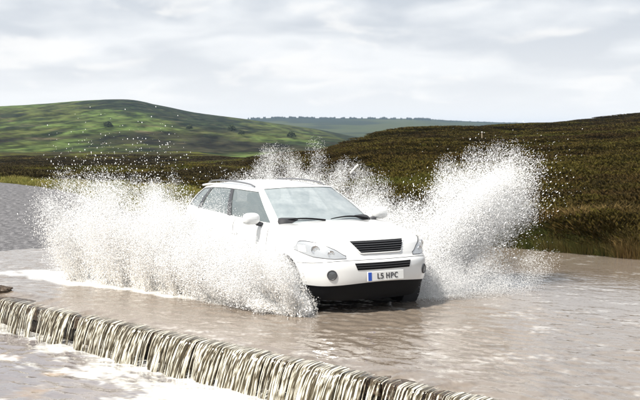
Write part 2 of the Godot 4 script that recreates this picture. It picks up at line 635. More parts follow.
func water_mat() -> StandardMaterial3D:
	var m := mat(Color(1, 1, 1), 0.06, 0.0, 0.75)
	m.vertex_color_use_as_albedo = true
	m.normal_enabled = true
	m.normal_texture = noise_tex(0.022, 512, 41, true, 5.0)
	m.normal_scale = 0.13
	m.uv1_triplanar = true
	m.uv1_world_triplanar = true
	m.uv1_scale = Vector3(0.9, 0.9, 0.9)
	return m

func ripple(x: float, z: float) -> float:
	# running water: short waves pushed along towards the weir
	var u := (x + z) * 0.70710678
	var v := (x - z) * 0.70710678
	var w := n_mid.get_noise_2d(x * 2.0, z * 2.0) * 0.8
	var a := n_mid.get_noise_2d(u * 5.5 + w, v * 11.0 + w)
	var b := n_fine.get_noise_2d(u * 2.6 + 9.0, v * 4.4 + w)
	return (1.0 - absf(a) * 2.0) * 0.011 + b * 0.008

func splash_foam(x: float, z: float) -> float:
	# churned white water under the spray, both sides of the car (car frame)
	var q := Vector3(x, 0, z) - CAR_AT
	var lx := q.x * cos(CAR_TURN) - q.z * sin(CAR_TURN)
	var lz := q.x * sin(CAR_TURN) + q.z * cos(CAR_TURN)
	var b := 1.5 - lz
	var f := 0.0
	if b > -0.6 and b < 6.5:
		var o := 1.1 + maxf(b, 0.0) * 0.42
		f = maxf(f, ss(o + 0.35, o - 0.25, -lx) * ss(0.2, 0.8, -lx) * ss(-0.4, 0.2, b) * ss(6.5, 4.2, b))
		f = maxf(f, ss(o + 1.5, o + 0.2, lx) * ss(0.2, 0.8, lx) * ss(-0.6, 0.2, b))
		f = maxf(f, ss(3.6, 4.8, b) * ss(1.4, 0.6, absf(lx)) * ss(6.5, 5.0, b))
	return f

func build_water() -> void:
	M.water = water_mat()
	# ford
	var pts := PackedVector3Array()
	var cols := PackedColorArray()
	var nu := 420
	var nv := 260
	var peat := Color(0.21, 0.17, 0.135)
	var foam := Color(0.78, 0.76, 0.72)
	for j in nv:
		var v := 0.02 + 13.0 * pow(float(j) / (nv - 1), 1.25)
		for i in nu:
			var u := -5.0 + 21.0 * i / (nu - 1)
			var p := weir_p(u, v, 0.0)
			var lip := ss(0.55, 0.0, v)
			var y := ripple(p.x, p.z) * 1.15 * (1.0 - 0.5 * lip) * (1.0 - 0.85 * ss(4.2, 5.6, v + 0.5 * n_mid.get_noise_2d(u, 3.0))) - 0.035 * lip * lip
			# where little water comes over, the sheet thins away and shows the stones
			y -= lip * (1.0 - ss(0.25, 0.6, wet(u))) * 0.05
			p.y = y
			pts.append(p)
			var f := splash_foam(p.x, p.z)
			var n := n_fine.get_noise_2d(p.x * 2.2, p.z * 2.2) * 0.6 + n_mid.get_noise_2d(p.x * 3.0, p.z * 3.0) * 0.5
			var k := ss(0.35, 0.75, f + n * 0.55)
			# lines of froth carried along
			var fl := n_mid.get_noise_2d((p.x + p.z) * 2.2 + n, (p.x - p.z) * 6.0)
			var fleck := n_fine.get_noise_2d((p.x + n * 0.5) * 2.2, p.z * 5.5) + 0.4 * n_fine.get_noise_2d(p.x * 7.0, p.z * 14.0)
			k = maxf(k, ss(0.22, 0.6, fl * 0.5 + fleck * 0.6 + n * 0.2) * 0.38)
			var mud := n_mid.get_noise_2d(p.x * 0.9, p.z * 0.9 + 7.0)
			cols.append(peat.lerp(Color(0.10, 0.065, 0.035), ss(0.15, 0.6, mud * 0.6 - fleck * 0.9) * 0.6).lerp(foam, k))
	var o := mi("ford_water", sheet(pts, nu, nv, Vector3.UP, false, cols), M.water)
	tag(o, "shallow peaty water running over the ford", "water", "", "structure")
	# pool below
	pts = PackedVector3Array()
	cols = PackedColorArray()
	nu = 640
	nv = 220
	for j in nv:
		var v := 0.06 - 9.0 * pow(float(j) / (nv - 1), 1.3)
		for i in nu:
			var u := -7.0 + 25.0 * i / (nu - 1)
			var p := weir_p(u, v, POOL_Y)
			var d := -v
			var n := n_fine.get_noise_2d(p.x * 1.6, p.z * 1.6) * 0.5 + n_mid.get_noise_2d(p.x * 2.6 + 3.0, p.z * 2.6) * 0.7
			var boil := ss(1.1, 0.1, d)
			var grain := n_fine.get_noise_2d(u * 4.0 + n, d * 9.0) * 0.5 + n_fine.get_noise_2d(p.x * 11.0, p.z * 11.0) * 0.35
			p.y += ripple(p.x * 0.9 + 40.0, p.z * 0.9) * 1.1 + grain * 0.006 + boil * (0.035 + 0.05 * n)
			pts.append(p)
			# froth lies under the fall and drifts off in streaks to the right
			var reach: float = 0.35 + 1.5 * ss(0.0, 7.0, u) + 0.6 * n_mid.get_noise_1d(u * 2.4)
			var k := ss(0.15, 0.6, (1.0 - d / reach) + n * 0.8 + grain * 0.6)
			var st := n_mid.get_noise_2d(u * 1.3 + n * 0.8, d * 5.0)
			k = maxf(k, ss(0.24, 0.5, st + n * 0.4 + grain * 0.6 - 0.15 * ss(1.5, 5.0, d)) * 0.75)
			var tea := Color(0.20, 0.18, 0.175).lerp(Color(0.34, 0.23, 0.13), ss(0.1, 0.5, n + 0.2 * st) * ss(3.0, 0.8, d))
			cols.append(tea.lerp(Color(0.66, 0.645, 0.615), clampf(k, 0.0, 1.0)))
	o = mi("pool_water", sheet(pts, nu, nv, Vector3.UP, false, cols), M.water)
	tag(o, "brown pool with white foam below the weir", "water", "", "structure")
	# the falling water: a thin rippled sheet drawn out into strands, torn open where little runs over
	var wm := mat(Color(1, 1, 1), 0.10, 0.0, 0.6)
	wm.vertex_color_use_as_albedo = true
	wm.backlight_enabled = true
	wm.backlight = Color(0.3, 0.28, 0.22)
	pts = PackedVector3Array()
	cols = PackedColorArray()
	var keep := PackedByteArray()
	nu = 4000
	nv = 20
	for j in nv:
		var t := float(j) / (nv - 1)
		for i in nu:
			var u := -2.0 + 13.0 * i / (nu - 1)
			var w := wet(u)
			var fall := t * t
			# strands lean and wander a little on their way down
			var uu := u + 0.05 * t * n_mid.get_noise_1d(u * 2.0 + 70.0)
			var q := n_fine.get_noise_2d(u * 30.0, t * 0.9 + 5.0)
			var q2 := n_fine.get_noise_2d(u * 74.0 + 80.0, t * 1.6)
			var out := (0.13 + 0.16 * w) * t + 0.020 * q * t + 0.010 * q2 * t
			var y := lerpf(0.012, POOL_Y - 0.05, fall) - 0.02 * (1.0 - w) * (1.0 - t)
			pts.append(weir_p(uu, lerpf(0.10, 0.0, minf(1.0, t * 5.0)) - out, y))
			var froth_highlight := clampf(0.27 + q * 1.15 + q2 * 1.0 + 0.10 * t + 0.10 * ss(2.0, 8.0, u) + 0.8 * n_fine.get_noise_2d(u * 30.0, t * 6.0 + 40.0), 0.0, 1.0)  # broken white water, plus highlights painted pale along the ridges of the strands
			var c := Color(0.045, 0.032, 0.015).lerp(Color(0.15, 0.12, 0.07), ss(0.12, 0.5, froth_highlight)).lerp(Color(0.74, 0.71, 0.60), ss(0.5, 0.9, froth_highlight))
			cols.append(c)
			var gap := n_fine.get_noise_2d(u * 30.0, 5.4 + t * 0.25) * 0.8 + n_fine.get_noise_2d(u * 74.0 + 80.0, 0.6 + t * 0.4) * 0.5 + w - 0.43
			keep.append(1 if gap > 0.0 else 0)
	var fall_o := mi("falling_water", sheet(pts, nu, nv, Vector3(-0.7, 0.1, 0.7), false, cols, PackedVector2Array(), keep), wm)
	tag(fall_o, "thin strands of pale brown water pouring over the weir crest", "water", "", "stuff")

# ---------------------------------------------------------------- the car (own axes: forward +z, its left +x)
const OUT := [[0.0, 0.0], [0.28, -0.014], [0.52, -0.058], [0.70, -0.15], [0.82, -0.29], [0.885, -0.48], [0.91, -0.72]]
const SIDE := [[0.918, 1.1], [0.92, 0.6], [0.92, 0.0], [0.92, -0.6], [0.92, -1.2], [0.90, -1.7]]
const REAR := [[0.84, 0.22], [0.70, 0.06], [0.40, 0.015], [0.0, 0.0]]
const ZF := [[0.20, 2.17], [0.30, 2.25], [0.45, 2.32], [0.60, 2.335], [0.71, 2.32], [0.77, 2.27], [0.83, 2.245], [0.92, 2.20], [0.965, 2.15], [1.0, 2.06], [1.02, 1.98]]
const ZR := [[0.25, -2.26], [0.5, -2.37], [0.72, -2.37], [0.8, -2.31], [1.0, -2.31], [1.2, -2.27]]
const WS := [[0.20, 0.93], [0.35, 0.965], [0.5, 0.99], [0.65, 1.0], [0.8, 1.0], [0.95, 0.99], [1.05, 0.98], [1.2, 0.97]]
const YTOP := [[-2.4, 1.20], [-1.5, 1.175], [-0.75, 1.15], [0.0, 1.13], [0.7, 1.11], [1.0, 1.10], [1.5, 1.07], [2.0, 1.015], [2.12, 0.995], [2.3, 0.985]]
const AXLES := [1.42, -1.295]
const ARCH_R := 0.415
const AXLE_Y := 0.365

func outline(s: float, y: float) -> Vector2:    # half plan of the lower body at height y: s = 0 front middle, 16 rear middle
	var zf := slut(ZF, y)
	var zr := slut(ZR, y)
	var ctrl := func(i: int) -> Vector2:
		var sg := 1.0
		if i < 0: i = -i; sg = -1.0
		if i > 16: i = 32 - i; sg = -1.0
		var r: Vector2
		if i < 7: r = Vector2(OUT[i][0], zf + OUT[i][1])
		elif i < 13: r = Vector2(SIDE[i - 7][0], SIDE[i - 7][1])
		else: r = Vector2(REAR[i - 13][0], zr + REAR[i - 13][1])
		r.x *= sg
		return r
	var k := clampi(int(floor(s)), 0, 15)
	var a: Vector2 = ctrl.call(k - 1)
	var b: Vector2 = ctrl.call(k)
	var c: Vector2 = ctrl.call(k + 1)
	var d: Vector2 = ctrl.call(k + 2)
	var t := s - k
	return Vector2(cubic_interpolate(b.x, c.x, a.x, d.x, t) * slut(WS, y), cubic_interpolate(b.y, c.y, a.y, d.y, t))

func body_pt(s: float, y: float, side: float, off := 0.0) -> Vector3:
	var p := outline(s, y)
	var top := slut(YTOP, p.y)
	var q := top - y
	if q < 0.10:
		var k := (1.0 - maxf(q, 0.0) / 0.10)
		p.x *= 1.0 - 0.06 * k * k
	# flared lips round the wheels
	for az in AXLES:
		var r := Vector2(p.y - az, y - AXLE_Y).length()
		if p.x > 0.8: p.x += 0.022 * exp(-pow((r - ARCH_R) / 0.09, 2.0))
	# a crease along the doors
	if s > 6.5 and s < 12.5: p.x += 0.010 * exp(-pow((y - 0.82) / 0.05, 2.0)) - 0.012 * exp(-pow((y - 0.62) / 0.12, 2.0))
	if off != 0.0:
		var e := outline(s + 0.05, y) - outline(s - 0.05 if s > 0.05 else 0.0, y)
		var n := Vector2(-e.y, e.x)
		if s < 0.01: n = Vector2(0, 1)
		n = n.normalized()
		if n.dot(p - Vector2(0, 0)) < 0: n = -n
		p += n * off
	return Vector3(p.x * side, y, p.y)

func body_patch(s0: float, s1: float, y0: Callable, y1: Callable, side: float, ns: int, ny: int, off := 0.0, arches := true) -> ArrayMesh:
	var pts := PackedVector3Array()
	var inside := PackedByteArray()
	for j in ny:
		for i in ns:
			var s := lerpf(s0, s1, float(i) / (ns - 1))
			var z := outline(s, 0.8).y
			var a: float = y0.call(s, z)
			var b: float = y1.call(s, z)
			var y := lerpf(a, b, float(j) / (ny - 1))
			var p := body_pt(s, y, side, off)
			var ins := 0
			if arches:
				for az in AXLES:
					var d := Vector2(p.z - az, p.y - AXLE_Y)
					if d.length() < ARCH_R and absf(p.x) > 0.6:
						ins = 1
						d = d.normalized() * ARCH_R if d.y > 0.0 or absf(d.x) > 0.0 else Vector2(0, ARCH_R)
						p.z = az + d.x
						p.y = AXLE_Y + d.y
			pts.append(p)
			inside.append(ins)
	var keep := PackedByteArray()
	keep.resize(ns * ny)
	keep.fill(1)
	for j in ny - 1:
		for i in ns - 1:
			if inside[j * ns + i] + inside[j * ns + i + 1] + inside[j * ns + i + ns] + inside[j * ns + i + ns + 1] == 4: keep[j * ns + i] = 0
	return sheet(pts, ns, ny, Vector3(0, 0.6, clampf(outline((s0 + s1) * 0.5, 0.7).y, -1.6, 1.6) * 0.9), true, PackedColorArray(), PackedVector2Array(), keep)

const G0 := [[0.0, 1.115, 1.08], [0.40, 1.105, 1.03], [0.70, 1.095, 0.90], [0.80, 1.09, 0.72], [0.848, 1.11, 0.0], [0.848, 1.135, -0.75], [0.835, 1.16, -1.5], [0.79, 1.185, -2.0], [0.68, 1.19, -2.20], [0.35, 1.19, -2.28], [0.0, 1.19, -2.30]]
const G1 := [[0.0, 1.575, 0.14], [0.3, 1.571, 0.11], [0.53, 1.555, 0.03], [0.595, 1.54, -0.07], [0.625, 1.55, -0.5], [0.628, 1.55, -0.95], [0.61, 1.53, -1.45], [0.57, 1.495, -1.82], [0.5, 1.49, -1.96], [0.28, 1.51, -2.02], [0.0, 1.515, -2.04]]

func cr(tab: Array, s: float) -> Vector3:
	var n := tab.size() - 1
	var k := clampi(int(floor(s)), 0, n - 1)
	var get := func(i: int) -> Vector3:
		var sg := 1.0
		if i < 0: i = -i; sg = -1.0
		if i > n: i = 2 * n - i; sg = -1.0
		return Vector3(tab[i][0] * sg, tab[i][1], tab[i][2])
	var a: Vector3 = get.call(k - 1)
	var b: Vector3 = get.call(k)
	var c: Vector3 = get.call(k + 1)
	var d: Vector3 = get.call(k + 2)
	return b.cubic_interpolate(c, a, d, s - k)

func cabin_pt(s: float, v: float, side: float, off := 0.0) -> Vector3:
	var a := cr(G0, s)
	var b := cr(G1, s)
	var p := a.lerp(b, v)
	var bulge := sin(PI * clampf(v, 0.0, 1.0)) * 0.022
	var e := cr(G0, minf(s + 0.1, 10.0)) - cr(G0, maxf(s - 0.1, 0.0))
	var n := Vector3(-e.z, 0, e.x)
	n = n.normalized()
	if n.dot(Vector3(p.x, 0, p.z + 0.5)) < 0.0: n = -n
	n = (n + Vector3(0, 0.6, 0)).normalized()
	p += n * (bulge + off)
	return Vector3(p.x * side, p.y, p.z)

func cabin_patch(s0: float, s1: float, v0: float, v1: float, side: float, ns: int, nv: int, off := 0.0) -> ArrayMesh:
	var pts := PackedVector3Array()
	for j in nv:
		for i in ns:
			pts.append(cabin_pt(lerpf(s0, s1, float(i) / (ns - 1)), lerpf(v0, v1, float(j) / (nv - 1)), side, off))
	return sheet(pts, ns, nv, Vector3(0, 0.9, -0.6), true)

func both(a: Mesh, b: Mesh) -> ArrayMesh:
	return merge([[a, Transform3D()], [b, Transform3D()]])

func pair(f: Callable) -> ArrayMesh:
	return both(f.call(-1.0), f.call(1.0))

func build_car() -> void:
	var car := base("sport_utility_car", CAR_AT, CAR_TURN)
	tag(car, "white sport utility car driving through the ford between two sheets of spray", "car")
	var paint := mat(Color(0.70, 0.70, 0.69), 0.32, 0.0, 0.5)
	paint.clearcoat_enabled = true
	paint.clearcoat = 1.0
	paint.clearcoat_roughness = 0.06
	var black := mat(Color(0.006, 0.006, 0.007), 0.7, 0.0, 0.3)
	var rubber := mat(Color(0.02, 0.02, 0.02), 0.8)
	var dark := mat(Color(0.03, 0.03, 0.033), 0.7)
	var chrome := mat(Color(0.62, 0.63, 0.65), 0.16, 1.0)
	var slat_m := mat(Color(0.12, 0.12, 0.125), 0.3, 0.6)
	var glass := mat(Color(0.20, 0.235, 0.24), 0.03, 0.0, 0.9)
	glass.transparency = BaseMaterial3D.TRANSPARENCY_ALPHA
	glass.albedo_color.a = 0.62
	var screen := mat(Color(0.50, 0.545, 0.55), 0.08, 0.0, 1.0)     # wet with spray; the pale colour also paints in reflected sky
	screen.transparency = BaseMaterial3D.TRANSPARENCY_ALPHA
	screen.albedo_color.a = 0.72
	screen.albedo_texture = speckle(Color(0.75, 0.78, 0.8), Color(1, 1, 1), 0.02, 61)
	screen.uv1_triplanar = true
	screen.uv1_scale = Vector3(0.6, 2.0, 0.6)
	var lens := mat(Color(0.9, 0.92, 0.93), 0.03, 0.0, 0.8)
	lens.transparency = BaseMaterial3D.TRANSPARENCY_ALPHA
	lens.albedo_color.a = 0.16
	var trim := mat(Color(0.05, 0.05, 0.055), 0.4)
	var seatm := mat(Color(0.10, 0.095, 0.085), 0.8)

	var y_low := func(s: float, z: float) -> float: return lerpf(0.475, 0.43, ss(0.0, 4.0, s)) if s < 6.0 else (0.36 if s < 12.6 else 0.42)
	var y_top := func(s: float, z: float) -> float: return slut(YTOP, z) if s > 0.0 else 0.985
	var y_bot := func(s: float, z: float) -> float: return 0.235
	# --- lower body, each panel its own part
	var bumper_top := func(s: float, z: float) -> float: return lerpf(0.745, 0.70, ss(1.5, 5.5, s))
	var bt_up := func(s: float, z: float) -> float: return bumper_top.call(s, z) + 0.006
	mi("front_bumper", pair(func(sd): return body_patch(0.0, 5.6, y_low, bumper_top, sd, 50, 18)), paint, car)
	mi("front_panel", pair(func(sd): return body_patch(0.0, 5.6, bt_up, y_top, sd, 50, 22)), paint, car)
	mi("front_valance", pair(func(sd): return body_patch(0.0, 5.0, y_bot, y_low, sd, 50, 8, -0.012, false)), black, car)
	for sd in [-1.0, 1.0]:
		mi("front_fender", body_patch(5.61, 7.48, y_low, y_top, sd, 60, 50), paint, car)
		mi("door", body_patch(7.50, 9.30, y_low, y_top, sd, 40, 30), paint, car)
		mi("door", body_patch(9.32, 10.75, y_low, y_top, sd, 60, 50), paint, car)
		mi("rear_quarter_panel", body_patch(10.77, 13.2, y_low, y_top, sd, 80, 50), paint, car)
		mi("sill", body_patch(7.42, 10.7, y_bot, y_low, sd, 60, 8, -0.008), black, car)
	mi("tailgate_panel", pair(func(sd): return body_patch(13.21, 16.0, func(s, z): return 0.80, y_top, sd, 30, 16)), paint, car)
	mi("rear_bumper", pair(func(sd): return body_patch(13.21, 16.0, y_bot, func(s, z): return 0.795, sd, 30, 16)), paint, car)
	# a dark liner behind the shut lines and arches
	mi("body_liner", pair(func(sd): return body_patch(5.0, 14.0, y_bot, func(s, z): return slut(YTOP, z) - 0.03, sd, 150, 40, -0.03)), dark, car)
	# --- bonnet
	var bonnet_z0 := 0.83
	var pts := PackedVector3Array()
	var ns := 60
	var nx := 31
	for j in ns:
		var s := lerpf(0.0, 7.4, pow(float(j) / (ns - 1), 1.0))
		var yt: float = y_top.call(s, outline(s, 0.8).y)
		var e := body_pt(s, yt, 1.0)
		# lines across the car at the edge's z, bowed forward as the nose is
		for i in nx:
			var t := -1.0 + 2.0 * i / (nx - 1)
			var crown := 0.045 * ss(0.0, 3.5, s)
			var ridge := 0.012 * exp(-pow((absf(t) - 0.62) / 0.13, 2.0)) * ss(0.5, 4.0, s)
			pts.append(Vector3(e.x * t, e.y + crown * (1.0 - t * t) - ridge, e.z))
	mi("bonnet", sheet(pts, nx, ns, Vector3.UP), paint, car)
	# --- cabin: pillars and roof are body coloured, the glass sits a little inside
	var shell := []
	for sd in [-1.0, 1.0]:
		for r in [[0.0, 2.05, -0.10, 0.03], [0.0, 2.05, 0.955, 1.0], [2.05, 2.85, -0.10, 1.0], [2.85, 4.50, -0.10, 0.06], [2.85, 7.10, 0.90, 1.0], [4.66, 6.02, -0.10, 0.06], [6.18, 7.10, -0.10, 0.06], [7.10, 8.35, -0.10, 1.0], [8.35, 10.0, -0.10, 0.06], [8.35, 10.0, 0.90, 1.0]]:
			shell.append([cabin_patch(r[0], r[1], r[2], r[3], sd, maxi(6, int((r[1] - r[0]) * 14)), maxi(4, int((r[3] - r[2]) * 22)), 0.0), Transform3D()])
	mi("pillars", merge(shell), paint, car)
	for sd in [-1.0, 1.0]:
		mi("pillar_trim", cabin_patch(4.48, 4.68, 0.04, 0.92, sd, 6, 12, -0.004), trim, car)
		mi("pillar_trim", cabin_patch(6.0, 6.2, 0.04, 0.92, sd, 6, 12, -0.004), trim, car)
		mi("side_window", cabin_patch(2.80, 4.50, 0.02, 0.93, sd, 24, 12, -0.012), glass, car)
		mi("side_window", cabin_patch(4.66, 6.02, 0.02, 0.93, sd, 20, 12, -0.012), glass, car)
		mi("side_window", cabin_patch(6.18, 7.15, 0.02, 0.93, sd, 16, 12, -0.012), glass, car)
	var ws_pts := PackedVector3Array()
	var rw_pts := PackedVector3Array()
	for j in 16:
		var v := lerpf(0.0, 0.98, j / 15.0)
		for i in 49:
			var t := -1.0 + i / 24.0
			ws_pts.append(cabin_pt(absf(t) * 2.1, v, -1.0 if t < 0 else 1.0, -0.010))
			rw_pts.append(cabin_pt(10.0 - absf(t) * 1.7, v, -1.0 if t < 0 else 1.0, -0.012))
	mi("windscreen", sheet(ws_pts, 49, 16, Vector3(0, 0.9, -0.6), true), screen, car)
	mi("rear_window", sheet(rw_pts, 49, 16, Vector3(0, 0.9, -0.6), true), glass, car)
	# roof
	pts = PackedVector3Array()
	for j in 61:
		var s := j / 60.0 * 10.0
		var e := cabin_pt(s, 1.0, 1.0)
		for i in 21:
			var t := -1.0 + i / 10.0
			var cw := 0.05 * ss(0.14, -0.9, e.z) * ss(-2.1, -1.3, e.z) + 0.02 * ss(0.14, 0.0, e.z)
			pts.append(Vector3(e.x * t, e.y + cw * (1.0 - pow(absf(t), 2.4)), e.z))
	mi("roof", sheet(pts, 21, 61, Vector3.UP), paint, car)
	# spoiler, roof rails
	var sp := mi("spoiler", rbox(Vector3(1.0, 0.03, 0.24), 0.015), paint, car)
	sp.position = Vector3(0, 1.508, -2.06)
	sp.rotation.x = -0.12
	for sd in [-1.0, 1.0]:
		var path := PackedVector3Array()
		for k in 15:
			var t := k / 14.0
			path.append(Vector3(sd * (0.565 + 0.02 * sin(PI * t)), 1.56 + 0.05 * pow(sin(PI * clampf(t, 0.0, 1.0)), 0.5), lerpf(-0.18, -1.75, t)))
		mi("roof_rail", tube(path, [0.012], 8), mat(Color(0.22, 0.22, 0.23), 0.35, 0.6), car)
	# --- front: grille, intake, plate, lamps
	var grille := mi("grille", merge_face(0.835, 0.970, [[0.835, 0.29], [0.970, 0.395]], 0.004), black, car)
	for k in 5:
		var y := 0.853 + k * 0.0255
		var hw := lerpf(0.295, 0.385, (y - 0.835) / 0.135)
		mi("slat", bar_on_face(y, hw, 0.008, 0.016), slat_m, grille)
	var lip := PackedVector3Array()
	for q in [[-0.40, 0.975], [-0.2, 0.975], [0.0, 0.975], [0.2, 0.975], [0.40, 0.975], [0.392, 0.955], [0.30, 0.83], [0.27, 0.824], [0.1, 0.824], [-0.1, 0.824], [-0.27, 0.824], [-0.30, 0.83], [-0.392, 0.955], [-0.40, 0.975]]:
		lip.append(face_pt(q[0], q[1], 0.006))
	mi("grille_surround", tube(lip, [0.010], 6), paint, grille)
	var intake := mi("lower_intake", merge_face(0.63, 0.715, [[0.63, 0.385], [0.715, 0.415]], 0.004), black, car)
	for k in 2:
		mi("slat", bar_on_face(0.658 + 0.028 * k, 0.39 + 0.01 * k, 0.005, 0.012), slat_m, intake)
	var plate := mi("number_plate", rbox(Vector3(0.54, 0.118, 0.012), 0.005, 2), mat(Color(0.78, 0.78, 0.76), 0.35), car)
	plate.position = Vector3(0, 0.545, slut(ZF, 0.545) + 0.012)
	plate.rotation.x = -0.06
	var band := mi("country_band", rbox(Vector3(0.05, 0.105, 0.004), 0.002, 1), mat(Color(0.02, 0.09, 0.48), 0.35), plate)
	band.position = Vector3(-0.233, 0, 0.007)
	var tm := TextMesh.new()
	tm.text = "L5 HPC"
	var font := SystemFont.new()
	font.font_names = PackedStringArray(["Droid Sans"])
	font.font_weight = 700
	tm.font = font
	tm.font_size = 64
	tm.pixel_size = 0.00150
	tm.depth = 0.003
	var txt := mi("lettering", tm, mat(Color(0.05, 0.05, 0.055), 0.5), plate)
	txt.position = Vector3(0.025, 0, 0.0075)
	for sd in [-1.0, 1.0]:
		build_headlight(car, sd, chrome, lens, trim)
		# fog lamp
		var fp := body_pt(2.92, 0.575, sd, 0.0)
		var fo := body_pt(2.92, 0.575, sd, 0.1) - fp
		var fog := Node3D.new()
		fog.name = "fog_lamp"
		car.add_child(fog, true)
		fog.transform = Transform3D(Basis(Quaternion(Vector3.RIGHT, fo.normalized())), fp)
		mi("bezel", lathe([[0.062, -0.01], [0.064, 0.008], [0.056, 0.013], [0.050, 0.006]], 24), trim, fog)
		mi("lamp_glass", lathe([[0.050, 0.006], [0.03, 0.010], [0.001, 0.012]], 24), mat(Color(0.10, 0.105, 0.11), 0.08, 0.2), fog)
		# door mirror
		var mir := Node3D.new()
		mir.name = "door_mirror"
		car.add_child(mir, true)
		var shell_pts := PackedVector3Array()
		for j in 13:
			for i in 25:
				var a := TAU * i / 24.0
				var b := PI * j / 12.0
				var q := Vector3(cos(b), sin(b) * sin(a), sin(b) * cos(a))
				q = Vector3(signf(q.x) * pow(absf(q.x), 0.7), signf(q.y) * pow(absf(q.y), 0.75), q.z)
				shell_pts.append(Vector3(q.x * 0.125, q.y * 0.082, q.z * (0.085 if q.z > 0 else 0.03)))
		mi("housing", sheet(shell_pts, 25, 13, Vector3.ZERO, true), paint, mir)
		var mg := mi("mirror_glass", rbox(Vector3(0.20, 0.125, 0.006), 0.003, 1), chrome, mir)
		mg.position = Vector3(0, 0, -0.031)
		var arm := mi("mirror_arm", tube(PackedVector3Array([Vector3(-sd * 0.17, -0.085, 0.0), Vector3(-sd * 0.08, -0.06, 0.02)]), [0.03, 0.035], 8), trim, mir)
		mir.position = Vector3(sd * 1.02, 1.175, 0.62)
		# door handles
		for z in [-0.12, -0.95]:
			var s: float = 9.0 - z / 0.6
			var hp := body_pt(s, 0.93, sd, 0.018)
			var hd := mi("door_handle", rbox(Vector3(0.03, 0.028, 0.19), 0.012, 2), paint, car)
			hd.position = hp
		# tail lamp
		mi("tail_lamp", body_patch(13.0, 14.4, func(s, z): return 0.88, func(s, z): return 1.13, sd, 16, 10, 0.008, false), mat(Color(0.35, 0.015, 0.02), 0.1), car)
	# wipers
	for w in [[0.62, -0.02, 0.60], [-0.10, -0.70, 0.55]]:
		var path := PackedVector3Array()
		for k in 9:
			var t := k / 8.0
			var x := lerpf(w[0], w[1], t)
			path.append(cabin_pt(absf(x) / 0.36, 0.055 + 0.06 * sin(PI * t) + 0.02 * t, signf(x), 0.022))
		var wp := mi("wiper", tube(path, [0.014, 0.014, 0.014, 0.013, 0.012, 0.011, 0.009, 0.008, 0.006], 6), black, car)
	# wheels
	for az in AXLES:
		for sd in [-1.0, 1.0]:
			build_wheel(car, Vector3(sd * 0.80, AXLE_Y, az), sd, rubber, chrome, dark)
	# floor, cabin fittings
	var fl := mi("floor_pan", rbox(Vector3(1.5, 0.12, 4.1), 0.05, 2), dark, car)
	fl.position = Vector3(0, 0.30, -0.05)
	var bay := mi("engine_bay", rbox(Vector3(1.15, 0.6, 1.1), 0.08, 2), dark, car)
	bay.position = Vector3(0, 0.62, 1.45)
	var dash := mi("dashboard", rbox(Vector3(1.46, 0.30, 0.62), 0.10, 4), dark, car)
	dash.position = Vector3(0, 1.035, 0.62)
	for sx in [-0.38, 0.38]:
		for sz in [-0.15, -1.05]:
			var seat := Node3D.new()
			seat.name = "seat"
			car.add_child(seat, true)
			seat.position = Vector3(sx, 0.6, sz)
			var cu := mi("cushion", rbox(Vector3(0.52, 0.18, 0.52), 0.07, 3), seatm, seat)
			var bk := mi("backrest", rbox(Vector3(0.50, 0.62, 0.15), 0.07, 3), seatm, seat)
			bk.position = Vector3(0, 0.36, -0.28)
			bk.rotation.x = -0.25
			var hd := mi("headrest", rbox(Vector3(0.26, 0.18, 0.10), 0.045, 3), seatm, seat)
			hd.position = Vector3(0, 0.76, -0.38)
	var ring := PackedVector3Array()
	for k in 25:
		ring.append(Vector3(cos(TAU * k / 24.0) * 0.185, sin(TAU * k / 24.0) * 0.17, 0))
	var wheel := mi("steering_wheel", tube(ring, [0.016], 8), dark, car)
	wheel.position = Vector3(-0.38, 1.09, 0.24)
	wheel.rotation.x = 0.45

func face_pt(x: float, y: float, off: float) -> Vector3:    # a point on the nose at that x
	var ax := absf(x)
	var lo := 0.0
	var hi := 5.0
	for k in 20:
		var m := (lo + hi) * 0.5
		if body_pt(m, y, 1.0).x < ax: lo = m
		else: hi = m
	var p := body_pt(lo, y, 1.0, off)
	return Vector3(signf(x) * p.x if ax > 0.001 else 0.0, y, p.z)

func merge_face(y0: float, y1: float, hw: Array, off: float) -> ArrayMesh:
	var pts := PackedVector3Array()
	for j in 7:
		var y := lerpf(y0, y1, j / 6.0)
		var w := lut(hw, y)
		for i in 25:
			pts.append(face_pt(lerpf(-w, w, i / 24.0), y, off))
	return sheet(pts, 25, 7, Vector3(0, 0, 1))

func bar_on_face(y: float, hw: float, r: float, off: float) -> ArrayMesh:
	var path := PackedVector3Array()
	for i in 25: path.append(face_pt(lerpf(-hw, hw, i / 24.0), y, off - 0.004))
	return tube(path, [r], 6, 0.7)

